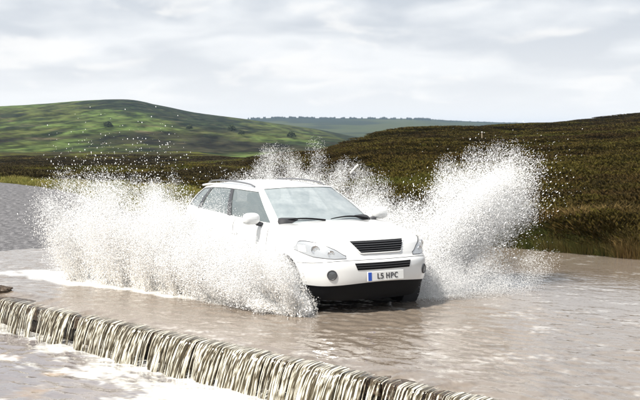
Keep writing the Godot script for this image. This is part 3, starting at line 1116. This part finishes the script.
func build_headlight(car: Node3D, sd: float, chrome: Material, lens: Material, trim: Material) -> void:
	var h := Node3D.new()
	h.name = "headlight"
	car.add_child(h, true)
	# runs from beside the grille round into the wing, taller outside
	var lo := func(s: float) -> float: return lut([[1.9, 0.775], [2.6, 0.770], [4.0, 0.79], [5.6, 0.86]], s)
	var hi := func(s: float) -> float: return slut([[1.9, 0.80], [2.4, 0.87], [3.2, 0.935], [4.2, 0.965], [5.0, 0.955], [5.6, 0.875]], s)
	var grid := func(off: float, grow: float) -> ArrayMesh:
		var pts := PackedVector3Array()
		for j in 9:
			for i in 33:
				var s := lerpf(1.9 - grow * 3.0, 5.6 + grow * 3.0, i / 32.0)
				var a: float = lo.call(s) - grow
				var b: float = hi.call(s) + grow
				pts.append(body_pt(s, lerpf(a, b, j / 8.0), sd, off))
		return sheet(pts, 33, 9, Vector3(0, 0.7, 1.2), true)
	mi("bezel", grid.call(0.002, 0.008), trim, h)
	var housing := mat(Color(0.55, 0.56, 0.57), 0.25, 0.7)
	mi("housing", grid.call(0.005, 0.0), housing, h)
	for q in [[2.75, 0.83, 0.042], [3.75, 0.875, 0.055]]:
		var p := body_pt(q[0], q[1], sd, 0.004)
		var o := (body_pt(q[0], q[1], sd, 0.1) - p).normalized()
		var r: float = q[2]
		var bowl := mi("reflector", lathe([[r, 0.0], [r * 1.02, 0.012], [r * 0.9, 0.014], [r * 0.6, 0.007], [r * 0.25, 0.004], [0.001, 0.012]], 20), chrome, h)
		bowl.transform = Transform3D(Basis(Quaternion(Vector3.RIGHT, o.lerp(Vector3(0, 0, 1), 0.3).normalized())), p)
	var am := mi("indicator", body_strip(4.5, 5.2, 0.84, 0.92, sd, 0.008), mat(Color(0.62, 0.60, 0.57), 0.2), h)
	mi("lens", grid.call(0.022, -0.002), lens, h)

func body_strip(s0: float, s1: float, y0: float, y1: float, sd: float, off: float) -> ArrayMesh:
	var pts := PackedVector3Array()
	for j in 5:
		for i in 9:
			pts.append(body_pt(lerpf(s0, s1, i / 8.0), lerpf(y0, y1, j / 4.0), sd, off))
	return sheet(pts, 9, 5, Vector3(0, 0.7, 1.2), true)

func build_wheel(car: Node3D, at: Vector3, sd: float, rubber: Material, chrome: Material, dark: Material) -> void:
	var w := Node3D.new()
	w.name = "wheel"
	car.add_child(w, true)
	w.position = at
	if sd < 0.0: w.rotation.y = PI
	mi("tyre", lathe([[0.23, -0.10], [0.30, -0.115], [0.345, -0.11], [0.362, -0.085], [0.365, 0.0], [0.362, 0.085], [0.345, 0.11], [0.30, 0.115], [0.23, 0.10], [0.228, 0.0], [0.23, -0.10]], 40), rubber, w)
	mi("rim", lathe([[0.235, 0.10], [0.235, 0.085], [0.21, 0.06], [0.205, -0.08]], 40), chrome, w)
	mi("brake_disc", lathe([[0.20, 0.0], [0.02, 0.0]], 28), mat(Color(0.16, 0.16, 0.16), 0.4, 0.8), w)
	var spokes := [[lathe([[0.06, 0.04], [0.065, 0.075], [0.05, 0.085], [0.001, 0.088]], 20), Transform3D()]]
	for k in 5:
		var a := TAU * k / 5.0
		var d := Vector3(0, sin(a), cos(a))
		spokes.append([tube(PackedVector3Array([d * 0.04 + Vector3(0.07, 0, 0), d * 0.13 + Vector3(0.078, 0, 0), d * 0.225 + Vector3(0.085, 0, 0)]), [0.03, 0.026, 0.036], 8, 0.7), Transform3D()])
	mi("spokes", merge(spokes), chrome, w)
	mi("arch_liner", lathe([[0.44, -0.16], [0.44, 0.08]], 40), dark, w)

# ---------------------------------------------------------------- heather, grass
func tuft(blades: int, height: float, spread: float, width: float, sd: int, lean := 0.5) -> ArrayMesh:
	var r := RandomNumberGenerator.new()
	r.seed = sd
	var v := PackedVector3Array()
	var n := PackedVector3Array()
	var idx := PackedInt32Array()
	for b in blades:
		var a := r.randf() * TAU
		var root := Vector3(cos(a), 0, sin(a)) * spread * sqrt(r.randf()) * 0.6
		var dir := Vector3(cos(a + r.randf_range(-0.8, 0.8)), 0, sin(a + r.randf_range(-0.8, 0.8)))
		var h := height * r.randf_range(0.55, 1.0)
		var l := lean * r.randf_range(0.2, 1.0) * height
		var side := dir.cross(Vector3.UP).rotated(Vector3.UP, r.randf_range(-1, 1)).normalized() * width
		var mid := root + dir * l * 0.35 + Vector3(0, h * 0.62, 0)
		var tip := root + dir * l + Vector3(0, h * r.randf_range(0.75, 1.0), 0)
		var k := v.size()
		v.append_array(PackedVector3Array([root - side, root + side, mid - side * 0.8, mid + side * 0.8, tip]))
		var nn := (tip - root).cross(side).normalized()
		for q in 5: n.append(nn)
		idx.append_array(PackedInt32Array([k, k + 1, k + 2, k + 1, k + 3, k + 2, k + 2, k + 3, k + 4]))
	var arr := []
	arr.resize(Mesh.ARRAY_MAX)
	arr[Mesh.ARRAY_VERTEX] = v
	arr[Mesh.ARRAY_NORMAL] = n
	arr[Mesh.ARRAY_INDEX] = idx
	var m := ArrayMesh.new()
	m.add_surface_from_arrays(Mesh.PRIMITIVE_TRIANGLES, arr)
	return m

func heather_mesh(sprigs: int, sd: int) -> ArrayMesh:    # a low mound of twiggy sprigs
	var r := RandomNumberGenerator.new()
	r.seed = sd
	var v := PackedVector3Array()
	var n := PackedVector3Array()
	var idx := PackedInt32Array()
	for b in sprigs:
		var a := r.randf() * TAU
		var rad := sqrt(r.randf()) * 0.5
		var top := 0.42 * sqrt(maxf(0.02, 1.0 - rad * rad * 3.4)) * r.randf_range(0.75, 1.12)
		var root := Vector3(cos(a) * rad, maxf(0.0, top - 0.12), sin(a) * rad)
		var tip := Vector3(cos(a) * rad * 1.12, top, sin(a) * rad * 1.12) + Vector3(r.randf_range(-0.05, 0.05), 0, r.randf_range(-0.05, 0.05))
		var c := r.randf() * TAU
		for e in 3:
			var side := Vector3(cos(c + e * TAU / 3), 0, sin(c + e * TAU / 3)) * r.randf_range(0.005, 0.011)
			var k := v.size()
			v.append_array(PackedVector3Array([root, root.lerp(tip, 0.6) + side * 1.6 + Vector3(0, 0.01, 0), tip + side * 0.3]))
			var nn := (v[k + 2] - v[k]).cross(v[k + 1] - v[k]).normalized()
			for q in 3: n.append(nn)
			idx.append_array(PackedInt32Array([k, k + 1, k + 2]))
	var arr := []
	arr.resize(Mesh.ARRAY_MAX)
	arr[Mesh.ARRAY_VERTEX] = v
	arr[Mesh.ARRAY_NORMAL] = n
	arr[Mesh.ARRAY_INDEX] = idx
	var m := ArrayMesh.new()
	m.add_surface_from_arrays(Mesh.PRIMITIVE_TRIANGLES, arr)
	return m

func plant_mat() -> StandardMaterial3D:
	var m := mat(Color(1, 1, 1), 0.85, 0.0, 0.2)
	m.vertex_color_use_as_albedo = true
	m.backlight_enabled = true
	m.backlight = Color(0.35, 0.35, 0.25)
	m.cull_mode = BaseMaterial3D.CULL_DISABLED
	return m

func build_plants() -> void:
	var pm := plant_mat()
	var hb := PackedFloat32Array()
	var hb2 := PackedFloat32Array()
	var gb := PackedFloat32Array()
	var nh := 0
	var nh2 := 0
	var ng := 0
	# heather and rough grass over the moor, denser near by
	for k in 46000:
		var t := rng.randf()
		var d := 18.5 * pow(10.0, t)      # 18 .. 185 m
		var az := rng.randf_range(-0.36, 0.40)
		var x := sin(az) * d
		var z := -cos(az) * d
		var s := shore(x, z) if d < 45.0 else 20.0
		if s < 0.35: continue
		var r := road_at(x, z)
		if r[0] < 3.0: continue
		var a := n_big.get_noise_2d(x * 1.7 + 90, z * 1.7)
		var b := n_mid.get_noise_2d(x * 1.3, z * 1.3 + 40)
		var wild := a + b * 0.5 + rng.randf_range(-0.2, 0.2)
		var y := land(x, z) - 0.05
		var sc := rng.randf_range(0.6, 1.25) * (1.0 + d / 90.0)
		var tall := rng.randf_range(0.6, 1.0) / (1.0 + d / 55.0)
		var grassy: bool = wild > 0.12 or s < 0.3 + rng.randf() * 1.6 or r[0] < 5.5
		if az < 0.0 and d > 60.0 and rng.randf() < 0.6: continue
		if grassy:
			var c := Color(0.066, 0.072, 0.010).lerp(Color(0.15, 0.105, 0.028), clampf(rng.randf() * 0.8 + (0.35 if s < 3.2 else 0.0) - 0.2 + b * 0.8, 0.0, 1.0))
			if r[0] < 6.0: c = Color(0.22, 0.20, 0.055) * rng.randf_range(0.7, 1.1); sc *= 0.5
			push(gb, Basis(Vector3.UP, rng.randf() * TAU).scaled(Vector3(sc, sc * tall, sc) * (0.85 if s > 3.0 else 0.7)), Vector3(x, y, z), c)
			ng += 1
		else:
			var c := Color(0.030, 0.023, 0.006).lerp(Color(0.074, 0.062, 0.010), clampf(rng.randf() * 0.7 + wild * 1.6 + 0.3, 0.0, 1.0)).lerp(Color(0.085, 0.048, 0.016), rng.randf() * 0.45)
			var bs := Basis(Vector3.UP, rng.randf() * TAU).scaled(Vector3(sc * 1.3, sc * tall * 0.8, sc * 1.3))
			if az < -0.04 and d > 34.0: c = c.lerp(Color(0.035, 0.028, 0.016), 0.6)
			if rng.randf() < 0.5:
				push(hb, bs, Vector3(x, y, z), c)
				nh += 1
			else:
				push(hb2, bs, Vector3(x, y, z), c)
				nh2 += 1
	# long pale grass hanging over the water along the bank
	for k in 2600:
		var i := rng.randi_range(6, 9)
		var a: Vector2 = WATER[i]
		var b: Vector2 = WATER[i + 1] if i < 9 else Vector2(11.5, -16.4)
		var p := a.lerp(b, rng.randf())
		var q := (b - a).normalized()
		var w := pow(rng.randf(), 1.3) * 2.6 + 0.05
		p += Vector2(-q.y, q.x) * -1.0 * w if shore(p.x + q.y * 0.5, p.y - q.x * 0.5) > 0.0 else Vector2(-q.y, q.x) * w
		if shore(p.x, p.y) < 0.02: continue
		var patch := n_mid.get_noise_2d(p.x * 2.2, p.y * 2.2)
		var c := Color(0.075, 0.09, 0.022).lerp(Color(0.24, 0.155, 0.062), clampf(0.3 + patch * 1.6 + rng.randf_range(-0.25, 0.25), 0.0, 1.0))
		var sc := rng.randf_range(0.4, 0.8) * (1.0 + 0.6 * patch)
		if rng.randf() < w * 0.35: continue
		push(gb, Basis(Vector3.UP, rng.randf() * TAU).scaled(Vector3(sc, sc, sc)), Vector3(p.x, land(p.x, p.y) - 0.03, p.y), c)
		ng += 1
	# verge beside the road
	for k in 2200:
		var i := rng.randi_range(3, 8)
		var a: Vector3 = road_path[i - 1]
		var b: Vector3 = road_path[i]
		var p := a.lerp(b, rng.randf())
		var q := (b - a).normalized()
		p += Vector3(q.z, 0, -q.x) * (2.6 + rng.randf() * 2.2) * (1.0 if rng.randf() < 0.5 else -1.0)
		if shore(p.x, p.z) < 0.2 or road_at(p.x, p.z)[0] < 2.55: continue
		var c := Color(0.13, 0.15, 0.03).lerp(Color(0.30, 0.25, 0.08), rng.randf())
		var sc := rng.randf_range(0.3, 0.7)
		push(gb, Basis(Vector3.UP, rng.randf() * TAU).scaled(Vector3(sc, sc, sc)), Vector3(p.x, land(p.x, p.z) - 0.02, p.z), c)
		ng += 1
	tag(multi("heather", heather_mesh(420, 1), pm, hb, nh), "dark brown green heather covering the moor", "heather", "", "stuff")
	tag(multi("heather", heather_mesh(380, 2), pm, hb2, nh2), "low olive heather mounds mixed over the moor", "heather", "", "stuff")
	tag(multi("grass", tuft(60, 0.50, 0.32, 0.006, 3, 0.8), pm, gb, ng), "rough straw and green grass along the bank and verge", "grass", "", "stuff")
	print("plants ", nh, " ", nh2, " ", ng)

func build_signs() -> void:
	var wood := mat(Color(0.06, 0.045, 0.03), 0.9)
	var white := mat(Color(0.75, 0.72, 0.68), 0.5)
	# the leaning marker board beside the stream
	var at := Vector3(1.02, 0, -33.0)
	at.y = land(at.x, at.z)
	var m := base("marker_post", at, 0.0)
	tag(m, "short dark post carrying a tilted white board behind the car", "post")
	var p := mi("post", rbox(Vector3(0.10, 0.55, 0.10), 0.02, 2), wood, m)
	p.position = Vector3(0, 0.18, 0)
	var bd := mi("board", rbox(Vector3(0.36, 0.05, 0.16), 0.015, 2), white, m)
	bd.position = Vector3(0.0, 0.52, 0.03)
	bd.rotation = Vector3(0.0, 0.0, 0.82)
	# a thin stake on the moor
	at = Vector3(9.55, 0, -65.0)
	at.y = land(at.x, at.z)
	m = base("wooden_stake", at)
	tag(m, "thin pale wooden stake standing far off on the moor above the plume", "stake")
	p = mi("shaft", tube(PackedVector3Array([Vector3(0, -0.2, 0), Vector3(0.01, 0.35, 0), Vector3(0.0, 0.7, 0.01)]), [0.045, 0.04, 0.035], 8), mat(Color(0.28, 0.22, 0.15), 0.9), m)
	var cap := mi("cap", rbox(Vector3(0.09, 0.06, 0.09), 0.02, 2), white, m)
	cap.position = Vector3(0, 0.72, 0.01)

func bush_mesh(sd: int) -> ArrayMesh:
	var r := RandomNumberGenerator.new()
	r.seed = sd
	var v := PackedVector3Array()
	var n := PackedVector3Array()
	var idx := PackedInt32Array()
	for b in 900:
		var q := Vector3(r.randfn(), absf(r.randfn()) * 0.8, r.randfn()).normalized() * pow(r.randf(), 0.35)
		q = Vector3(q.x * 0.7, 0.12 + q.y * 0.75, q.z * 0.6) + Vector3(sin(q.y * 7 + sd) * 0.08, 0, cos(q.x * 9.0) * 0.08)
		var e := Basis.from_euler(Vector3(r.randf() * TAU, r.randf() * TAU, 0))
		var k := v.size()
		for c in [Vector3(0.09, 0, 0), Vector3(-0.05, 0.07, 0), Vector3(-0.05, -0.07, 0)]:
			v.append(q + e * c)
			n.append(-e.z)
		idx.append_array(PackedInt32Array([k, k + 1, k + 2]))
	var arr := []
	arr.resize(Mesh.ARRAY_MAX)
	arr[Mesh.ARRAY_VERTEX] = v
	arr[Mesh.ARRAY_NORMAL] = n
	arr[Mesh.ARRAY_INDEX] = idx
	var m := ArrayMesh.new()
	m.add_surface_from_arrays(Mesh.PRIMITIVE_TRIANGLES, arr)
	return m

func build_far_trees() -> void:
	var leaf := mat(Color(0.045, 0.06, 0.02), 0.9)
	var bark := mat(Color(0.05, 0.04, 0.03), 0.9)
	var kinds := [bush_mesh(1), bush_mesh(2), bush_mesh(3)]
	var stem := tube(PackedVector3Array([Vector3(0, -0.2, 0), Vector3(0.02, 0.3, 0), Vector3(0, 0.6, 0)]), [0.06, 0.045, 0.02], 6)
	# single thorn trees on the hill: [bearing, distance, height]
	var spots := [[-0.190, 400.0, 2.6], [-0.118, 430.0, 2.4], [-0.080, 450.0, 3.2], [-0.026, 410.0, 3.0], [-0.071, 405.0, 2.2]]
	var words := ["small dark thorn tree on the hillside, %s of five counted from the left"]
	var order := spots.duplicate()
	order.sort_custom(func(a, b): return a[0] < b[0])
	var nth := ["first", "second", "third", "fourth", "fifth", "sixth", "seventh", "eighth", "ninth", "tenth", "eleventh", "twelfth"]
	for i in order.size():
		var q: Array = order[i]
		var x: float = sin(q[0]) * q[1]
		var z: float = -cos(q[0]) * q[1]
		var t := base("thorn_tree", Vector3(x, hill_y(x, z), z), i * 1.3)
		tag(t, words[0] % nth[i], "tree", "thorn trees dotted over the green hill")
		mi("trunk", stem, bark, t)
		mi("crown", kinds[i % 3], leaf, t)
		t.scale = Vector3.ONE * q[2] * 0.9
	# the plantation along the far ridge
	var buf := PackedFloat32Array()
	var n := 0
	for k in 5200:
		var az := rng.randf_range(-0.085, 0.10) if k < 4200 else rng.randf_range(0.09, 0.2)
		var d := rng.randf_range(2120.0, 2290.0)
		if n_mid.get_noise_1d(az * 420.0) < -0.18: continue
		var x := sin(az) * d
		var z := -cos(az) * d
		var h := rng.randf_range(1.8, 3.8) * (1.0 + 0.4 * n_mid.get_noise_1d(az * 900.0)) * (0.6 if k >= 4200 else 1.0)
		push(buf, Basis(Vector3.UP, rng.randf() * TAU).scaled(Vector3(h * 0.7, h, h * 0.7)), Vector3(x, far_y(x, z) - 0.5, z), Color(0.022, 0.033, 0.018) * rng.randf_range(0.8, 1.3))
		n += 1
	var wm := mat(Color(1, 1, 1), 0.95)
	wm.vertex_color_use_as_albedo = true
	tag(multi("distant_wood", conifer_mesh(), wm, buf, n), "thin dark line of trees along the far ridge", "wood", "", "stuff")

func conifer_mesh() -> ArrayMesh:
	var st := SurfaceTool.new()
	st.begin(Mesh.PRIMITIVE_TRIANGLES)
	for k in 4:
		var c := CylinderMesh.new()
		c.top_radius = 0.02
		c.bottom_radius = 0.42 - k * 0.085
		c.height = 0.42
		c.radial_segments = 7
		c.rings = 1
		st.append_from(c, 0, Transform3D(Basis(Vector3.UP, k * 0.7), Vector3(0, 0.28 + k * 0.19, 0)))
	return st.commit()

# ---------------------------------------------------------------- spray
func drop_mesh() -> ArrayMesh:
	var v := PackedVector3Array([Vector3(0, 1, 0), Vector3(1, 0, 0), Vector3(0, 0, 1), Vector3(-1, 0, 0), Vector3(0, 0, -1), Vector3(0, -1, 0)])
	var arr := []
	arr.resize(Mesh.ARRAY_MAX)
	arr[Mesh.ARRAY_VERTEX] = v
	arr[Mesh.ARRAY_NORMAL] = v
	arr[Mesh.ARRAY_INDEX] = PackedInt32Array([0, 1, 2, 0, 2, 3, 0, 3, 4, 0, 4, 1, 5, 2, 1, 5, 3, 2, 5, 4, 3, 5, 1, 4])
	var m := ArrayMesh.new()
	m.add_surface_from_arrays(Mesh.PRIMITIVE_TRIANGLES, arr)
	return m

# One jet: drops strung along a falling arc, drifting apart towards its end.
func jet(buf: PackedFloat32Array, src: Vector3, tip: Vector3, arc: float, count: int, r0: float, r1: float, spread: float, kmin: float, tint: Color, stretch := 2.0) -> int:
	var made := 0
	var wob := Vector3(rng.randfn(), rng.randfn(), rng.randfn()) * spread * 0.6
	for i in count:
		var k := lerpf(kmin, 1.0, pow(rng.randf(), 0.85))
		var p := src + tip * k + Vector3(0, arc * k * (1.0 - k), 0)
		var vel := tip + Vector3(0, arc * (1.0 - 2.0 * k), 0)
		var sp := spread * (0.15 + k * k)
		p += Vector3(rng.randfn(), rng.randfn() * 0.8, rng.randfn()) * sp * 0.5 + wob * k
		if p.y < -0.02: continue
		var r := minf(lerpf(r0, r1, k) * exp(rng.randfn() * 0.45), 0.010)
		var up := vel.normalized()
		var side := up.cross(Vector3(0.31, 0.2, 0.93)).normalized()
		var st := 1.0 + (stretch - 1.0) * rng.randf()
		push(buf, Basis(side * r, up * r * st, side.cross(up) * r), p, tint.lerp(Color(0.96, 0.96, 0.96), clampf(rng.randf() * 0.8 + k * 0.6, 0.0, 1.0)))
		made += 1
	return made

func build_splash() -> void:
	var dm := mat(Color(1, 1, 1), 0.4, 0.0, 0.5)
	dm.vertex_color_use_as_albedo = true
	var drop := drop_mesh()
	# the finest spray: puffs of drops too small to see singly, strung along the same arcs as the larger drops
	var cloud := PackedVector3Array()
	for k in 420: cloud.append(Vector3(rng.randfn(), rng.randfn(), rng.randfn()).normalized() * pow(rng.randf(), 0.5) * 0.18)
	var puff := fine_drops(cloud, 0.0037)
	var white := Color(0.97, 0.97, 0.97)
	var tan_ := Color(0.86, 0.79, 0.69)
	# --- the near side: bundles of jets peeling away from the right front wheel and trailing back past the tail
	var buf := PackedFloat32Array()
	var fog := PackedFloat32Array()
	var n := 0
	var nf := 0
	for g in 150:
		var b0 := pow(rng.randf(), 0.9) * 4.25
		var outw := 0.25 + 0.36 * b0
		var src0 := Vector3(-0.98 - outw * pow(rng.randf(), 0.55) * 0.9, 0.03, 1.45 - b0)
		var h0: float = lut([[0, 0.60], [0.6, 0.95], [1.5, 1.3], [2.5, 1.6], [3.4, 1.85], [4.0, 1.75], [4.3, 1.3]], b0) * rng.randf_range(0.42, 1.0)
		var tip0 := Vector3(-rng.randf_range(0.0, 0.45), h0, -rng.randf_range(-0.1, 0.45))
		var arc := rng.randf_range(0.0, 0.3)
		for k in 16:
			var src := src0 + Vector3(rng.randfn() * 0.05, 0, rng.randfn() * 0.06)
			var tip := tip0 * rng.randf_range(0.6, 1.05) + Vector3(rng.randfn() * 0.08, 0, rng.randfn() * 0.10)
			n += jet(buf, src, tip, arc, 62, 0.0056, 0.0040, 0.12 + 0.08 * b0 / 4.0, 0.0, tan_)
		for k in 6:
			var l := pow(rng.randf(), 0.9)
			var p := src0 + tip0 * l * 0.95 + Vector3(0, arc * l * (1.0 - l) + 0.05, 0) + Vector3(rng.randfn(), rng.randfn() * 0.5, rng.randfn()) * 0.07
			nf += puff_at(fog, p, tip0, rng.randf_range(0.6, 1.25))
	for g in 60:
		var b0 := 0.2 + rng.randf() * 3.6
		var src0 := Vector3(-1.0 - rng.randf() * 0.25, 0.05, 1.45 - b0)
		var tip0 := Vector3(-rng.randf_range(-0.02, 0.25), rng.randf_range(0.55, 0.95 + 0.22 * b0), -rng.randf_range(-0.1, 0.3))
		for k in 8: n += jet(buf, src0 + Vector3(-absf(rng.randfn()) * 0.04, 0, rng.randfn() * 0.1), tip0 * rng.randf_range(0.6, 1.1), 0.1, 50, 0.0045, 0.0036, 0.10, 0.2, white)
		for k in 5: nf += puff_at(fog, src0 + tip0 * rng.randf() + Vector3(-0.12, 0.05, rng.randfn() * 0.1), tip0, rng.randf_range(0.55, 0.9))
	# the tongue thrown forward beside the wing
	for g in 46:
		var src0 := Vector3(-0.86 - rng.randf() * 0.3, 0.03, 2.12 - rng.randf() * 1.1)
		var tip0 := Vector3(-rng.randf_range(0.0, 0.5), 0.12 + 0.82 * pow(rng.randf(), 1.2), rng.randf_range(-0.75, 0.22))
		for k in 22:
			n += jet(buf, src0 + Vector3(rng.randfn() * 0.03, 0, rng.randfn() * 0.04), tip0 * rng.randf_range(0.6, 1.05) + Vector3(rng.randfn(), 0, rng.randfn()) * 0.06, 0.2, 55, 0.0050, 0.0038, 0.07, 0.0, tan_, 3.0)
		for k in 6:
			var l := rng.randf()
			nf += puff_at(fog, src0 + tip0 * l + Vector3(-0.05, 0.07, 0) + Vector3(rng.randfn(), rng.randfn() * 0.4, rng.randfn()) * 0.04, tip0, rng.randf_range(0.45, 0.8))
	for k in 150:
		nf += puff_at(fog, Vector3(-0.98 - rng.randf() * 0.25, 0.06 + pow(rng.randf(), 1.2) * 0.80, 2.16 - pow(rng.randf(), 0.8) * 1.1), Vector3(-0.3, 1.0, -0.2), rng.randf_range(0.4, 0.65))
	# loose drops flung high over the tail
	for k in 1900:
		var b := 2.2 + rng.randf() * 2.3
		var h: float = lut([[2.2, 1.6], [3.2, 2.1], [4.0, 2.35], [4.6, 1.8]], b) * pow(rng.randf(), 0.85) * (1.0 + 0.12 * rng.randfn())
		var p := Vector3(-0.9 - (0.3 + 0.38 * b) * rng.randf_range(0.0, 1.05), h, 1.4 - b + rng.randfn() * 0.15)
		var r := minf(0.0048 * exp(rng.randfn() * 0.5), 0.009)
		push(buf, Basis(Vector3.UP, rng.randf() * TAU).scaled(Vector3(r, r * 1.3, r)), p, white)
		n += 1
	var sl := base("water_splash", CAR_AT, CAR_TURN)
	tag(sl, "wide white sheet of spray thrown up along the near side of the car", "splash", "", "stuff")
	tag(multi("spray_droplets", drop, dm, buf, n, sl), "", "", "", "stuff")
	tag(multi("fine_spray", puff, dm, fog, nf, sl), "", "", "", "stuff")
	print("near drops ", n, " ", nf)
	# --- the far side: a plume fanning up and out over the stream from the left front wheel
	buf = PackedFloat32Array()
	fog = PackedFloat32Array()
	n = 0
	nf = 0
	for g in 110:
		var ang := clampf(rng.randfn() * 0.20 + 0.60, 0.2, 1.15)
		var reach: float = lut([[0.2, 2.1], [0.45, 3.1], [0.62, 3.35], [0.8, 2.8], [1.15, 1.8]], ang) * rng.randf_range(0.7, 1.0)
		var src0 := Vector3(1.0, 0.04, 1.45 - rng.randf() * 0.5)
		var tip0 := Vector3(cos(ang) * reach, sin(ang) * reach, -rng.randf_range(-0.1, 0.7))
		for k in 9:
			n += jet(buf, src0 + Vector3(rng.randfn(), 0, rng.randfn()) * 0.05, tip0 * rng.randf_range(0.6, 1.08) + Vector3(rng.randfn(), rng.randfn() * 0.6, rng.randfn()) * 0.14, 0.15, 50, 0.0042, 0.0034, 0.22, 0.1, Color(0.92, 0.90, 0.87), 3.5)
		for k in 6:
			var l := pow(rng.randf(), 0.75)
			nf += puff_at(fog, src0 + tip0 * l * 0.96 + Vector3(0, 0.06 + 0.15 * l * (1.0 - l), 0) + Vector3(rng.randfn(), rng.randfn(), rng.randfn()) * 0.10, tip0, rng.randf_range(0.75, 1.4))
	# trailing back along the far side, higher behind the tail
	for g in 240:
		var b0 := 0.7 + rng.randf() * 5.0
		var src0 := Vector3(1.0 + rng.randf() * (0.3 + b0 * 0.3) - 0.9 * ss(3.7, 4.8, b0) * rng.randf(), 0.04, 1.45 - b0)
		var tip0 := Vector3(rng.randf_range(-0.5, 0.7), rng.randf_range(0.6, 1.3 + 0.5 * ss(2.0, 4.2, b0)), -rng.randf_range(-0.2, 0.4))
		for k in 6:
			n += jet(buf, src0 + Vector3(rng.randfn(), 0, rng.randfn()) * 0.12, tip0 * rng.randf_range(0.6, 1.05) + Vector3(rng.randfn(), 0, rng.randfn()) * 0.08, 0.15, 42, 0.0055, 0.0040, 0.13, 0.0, Color(0.92, 0.90, 0.87), 2.5)
		for k in 4:
			var l := pow(rng.randf(), 0.8)
			nf += puff_at(fog, src0 + tip0 * l + Vector3(0, 0.08, 0) + Vector3(rng.randfn(), rng.randfn() * 0.5, rng.randfn()) * 0.15, tip0, rng.randf_range(0.7, 1.3))
	# low over the water outside the wheel
	for k in 260:
		var p := Vector3(1.0 + pow(rng.randf(), 1.5) * 2.0, 0.05 + pow(rng.randf(), 1.6) * 0.5, 2.0 - rng.randf() * 1.9)
		nf += puff_at(fog, p, Vector3(1.0, 0.3, 0.0), rng.randf_range(0.6, 1.2))
	var sr := base("water_splash", CAR_AT, CAR_TURN)
	tag(sr, "tall leaning plume of white spray flung from the far front wheel", "splash", "", "stuff")
	tag(multi("spray_droplets", drop, dm, buf, n, sr), "", "", "", "stuff")
	tag(multi("fine_spray", puff, dm, fog, nf, sr), "", "", "", "stuff")
	print("far drops ", n, " ", nf)

func puff_at(buf: PackedFloat32Array, p: Vector3, dir: Vector3, size: float) -> int:
	var up := dir.normalized()
	var side := up.cross(Vector3(0.31, 0.2, 0.93)).normalized().rotated(up, rng.randf() * TAU)
	push(buf, Basis(side * size, up * size * 1.5 * (1.0 if rng.randf() < 0.5 else -1.0), side.cross(up) * size), p, Color(1, 1, 1))
	return 1

func fine_drops(at: PackedVector3Array, size: float) -> ArrayMesh:     # very fine drops, too small to see singly
	var v := PackedVector3Array()
	var n := PackedVector3Array()
	var idx := PackedInt32Array()
	var count := at.size()
	v.resize(count * 4)
	n.resize(count * 4)
	idx.resize(count * 12)
	var order := [0, 1, 2, 0, 3, 1, 0, 2, 3, 1, 3, 2]
	var turned := []
	for q in 16:
		var b := Basis.from_euler(Vector3(rng.randf() * TAU, rng.randf() * TAU, 0.0))
		turned.append([b * Vector3(1, 1, 1).normalized(), b * Vector3(-1, -1, 1).normalized(), b * Vector3(-1, 1, -1).normalized(), b * Vector3(1, -1, -1).normalized()])
	for i in count:
		var r := size * rng.randf_range(0.6, 1.3)
		var c: Array = turned[rng.randi() % 16]
		var k := i * 4
		for q in 4:
			v[k + q] = at[i] + c[q] * r
			n[k + q] = c[q]
		for q in 12: idx[i * 12 + q] = k + order[q]
	var arr := []
	arr.resize(Mesh.ARRAY_MAX)
	arr[Mesh.ARRAY_VERTEX] = v
	arr[Mesh.ARRAY_NORMAL] = n
	arr[Mesh.ARRAY_INDEX] = idx
	var m := ArrayMesh.new()
	m.add_surface_from_arrays(Mesh.PRIMITIVE_TRIANGLES, arr)
	return m
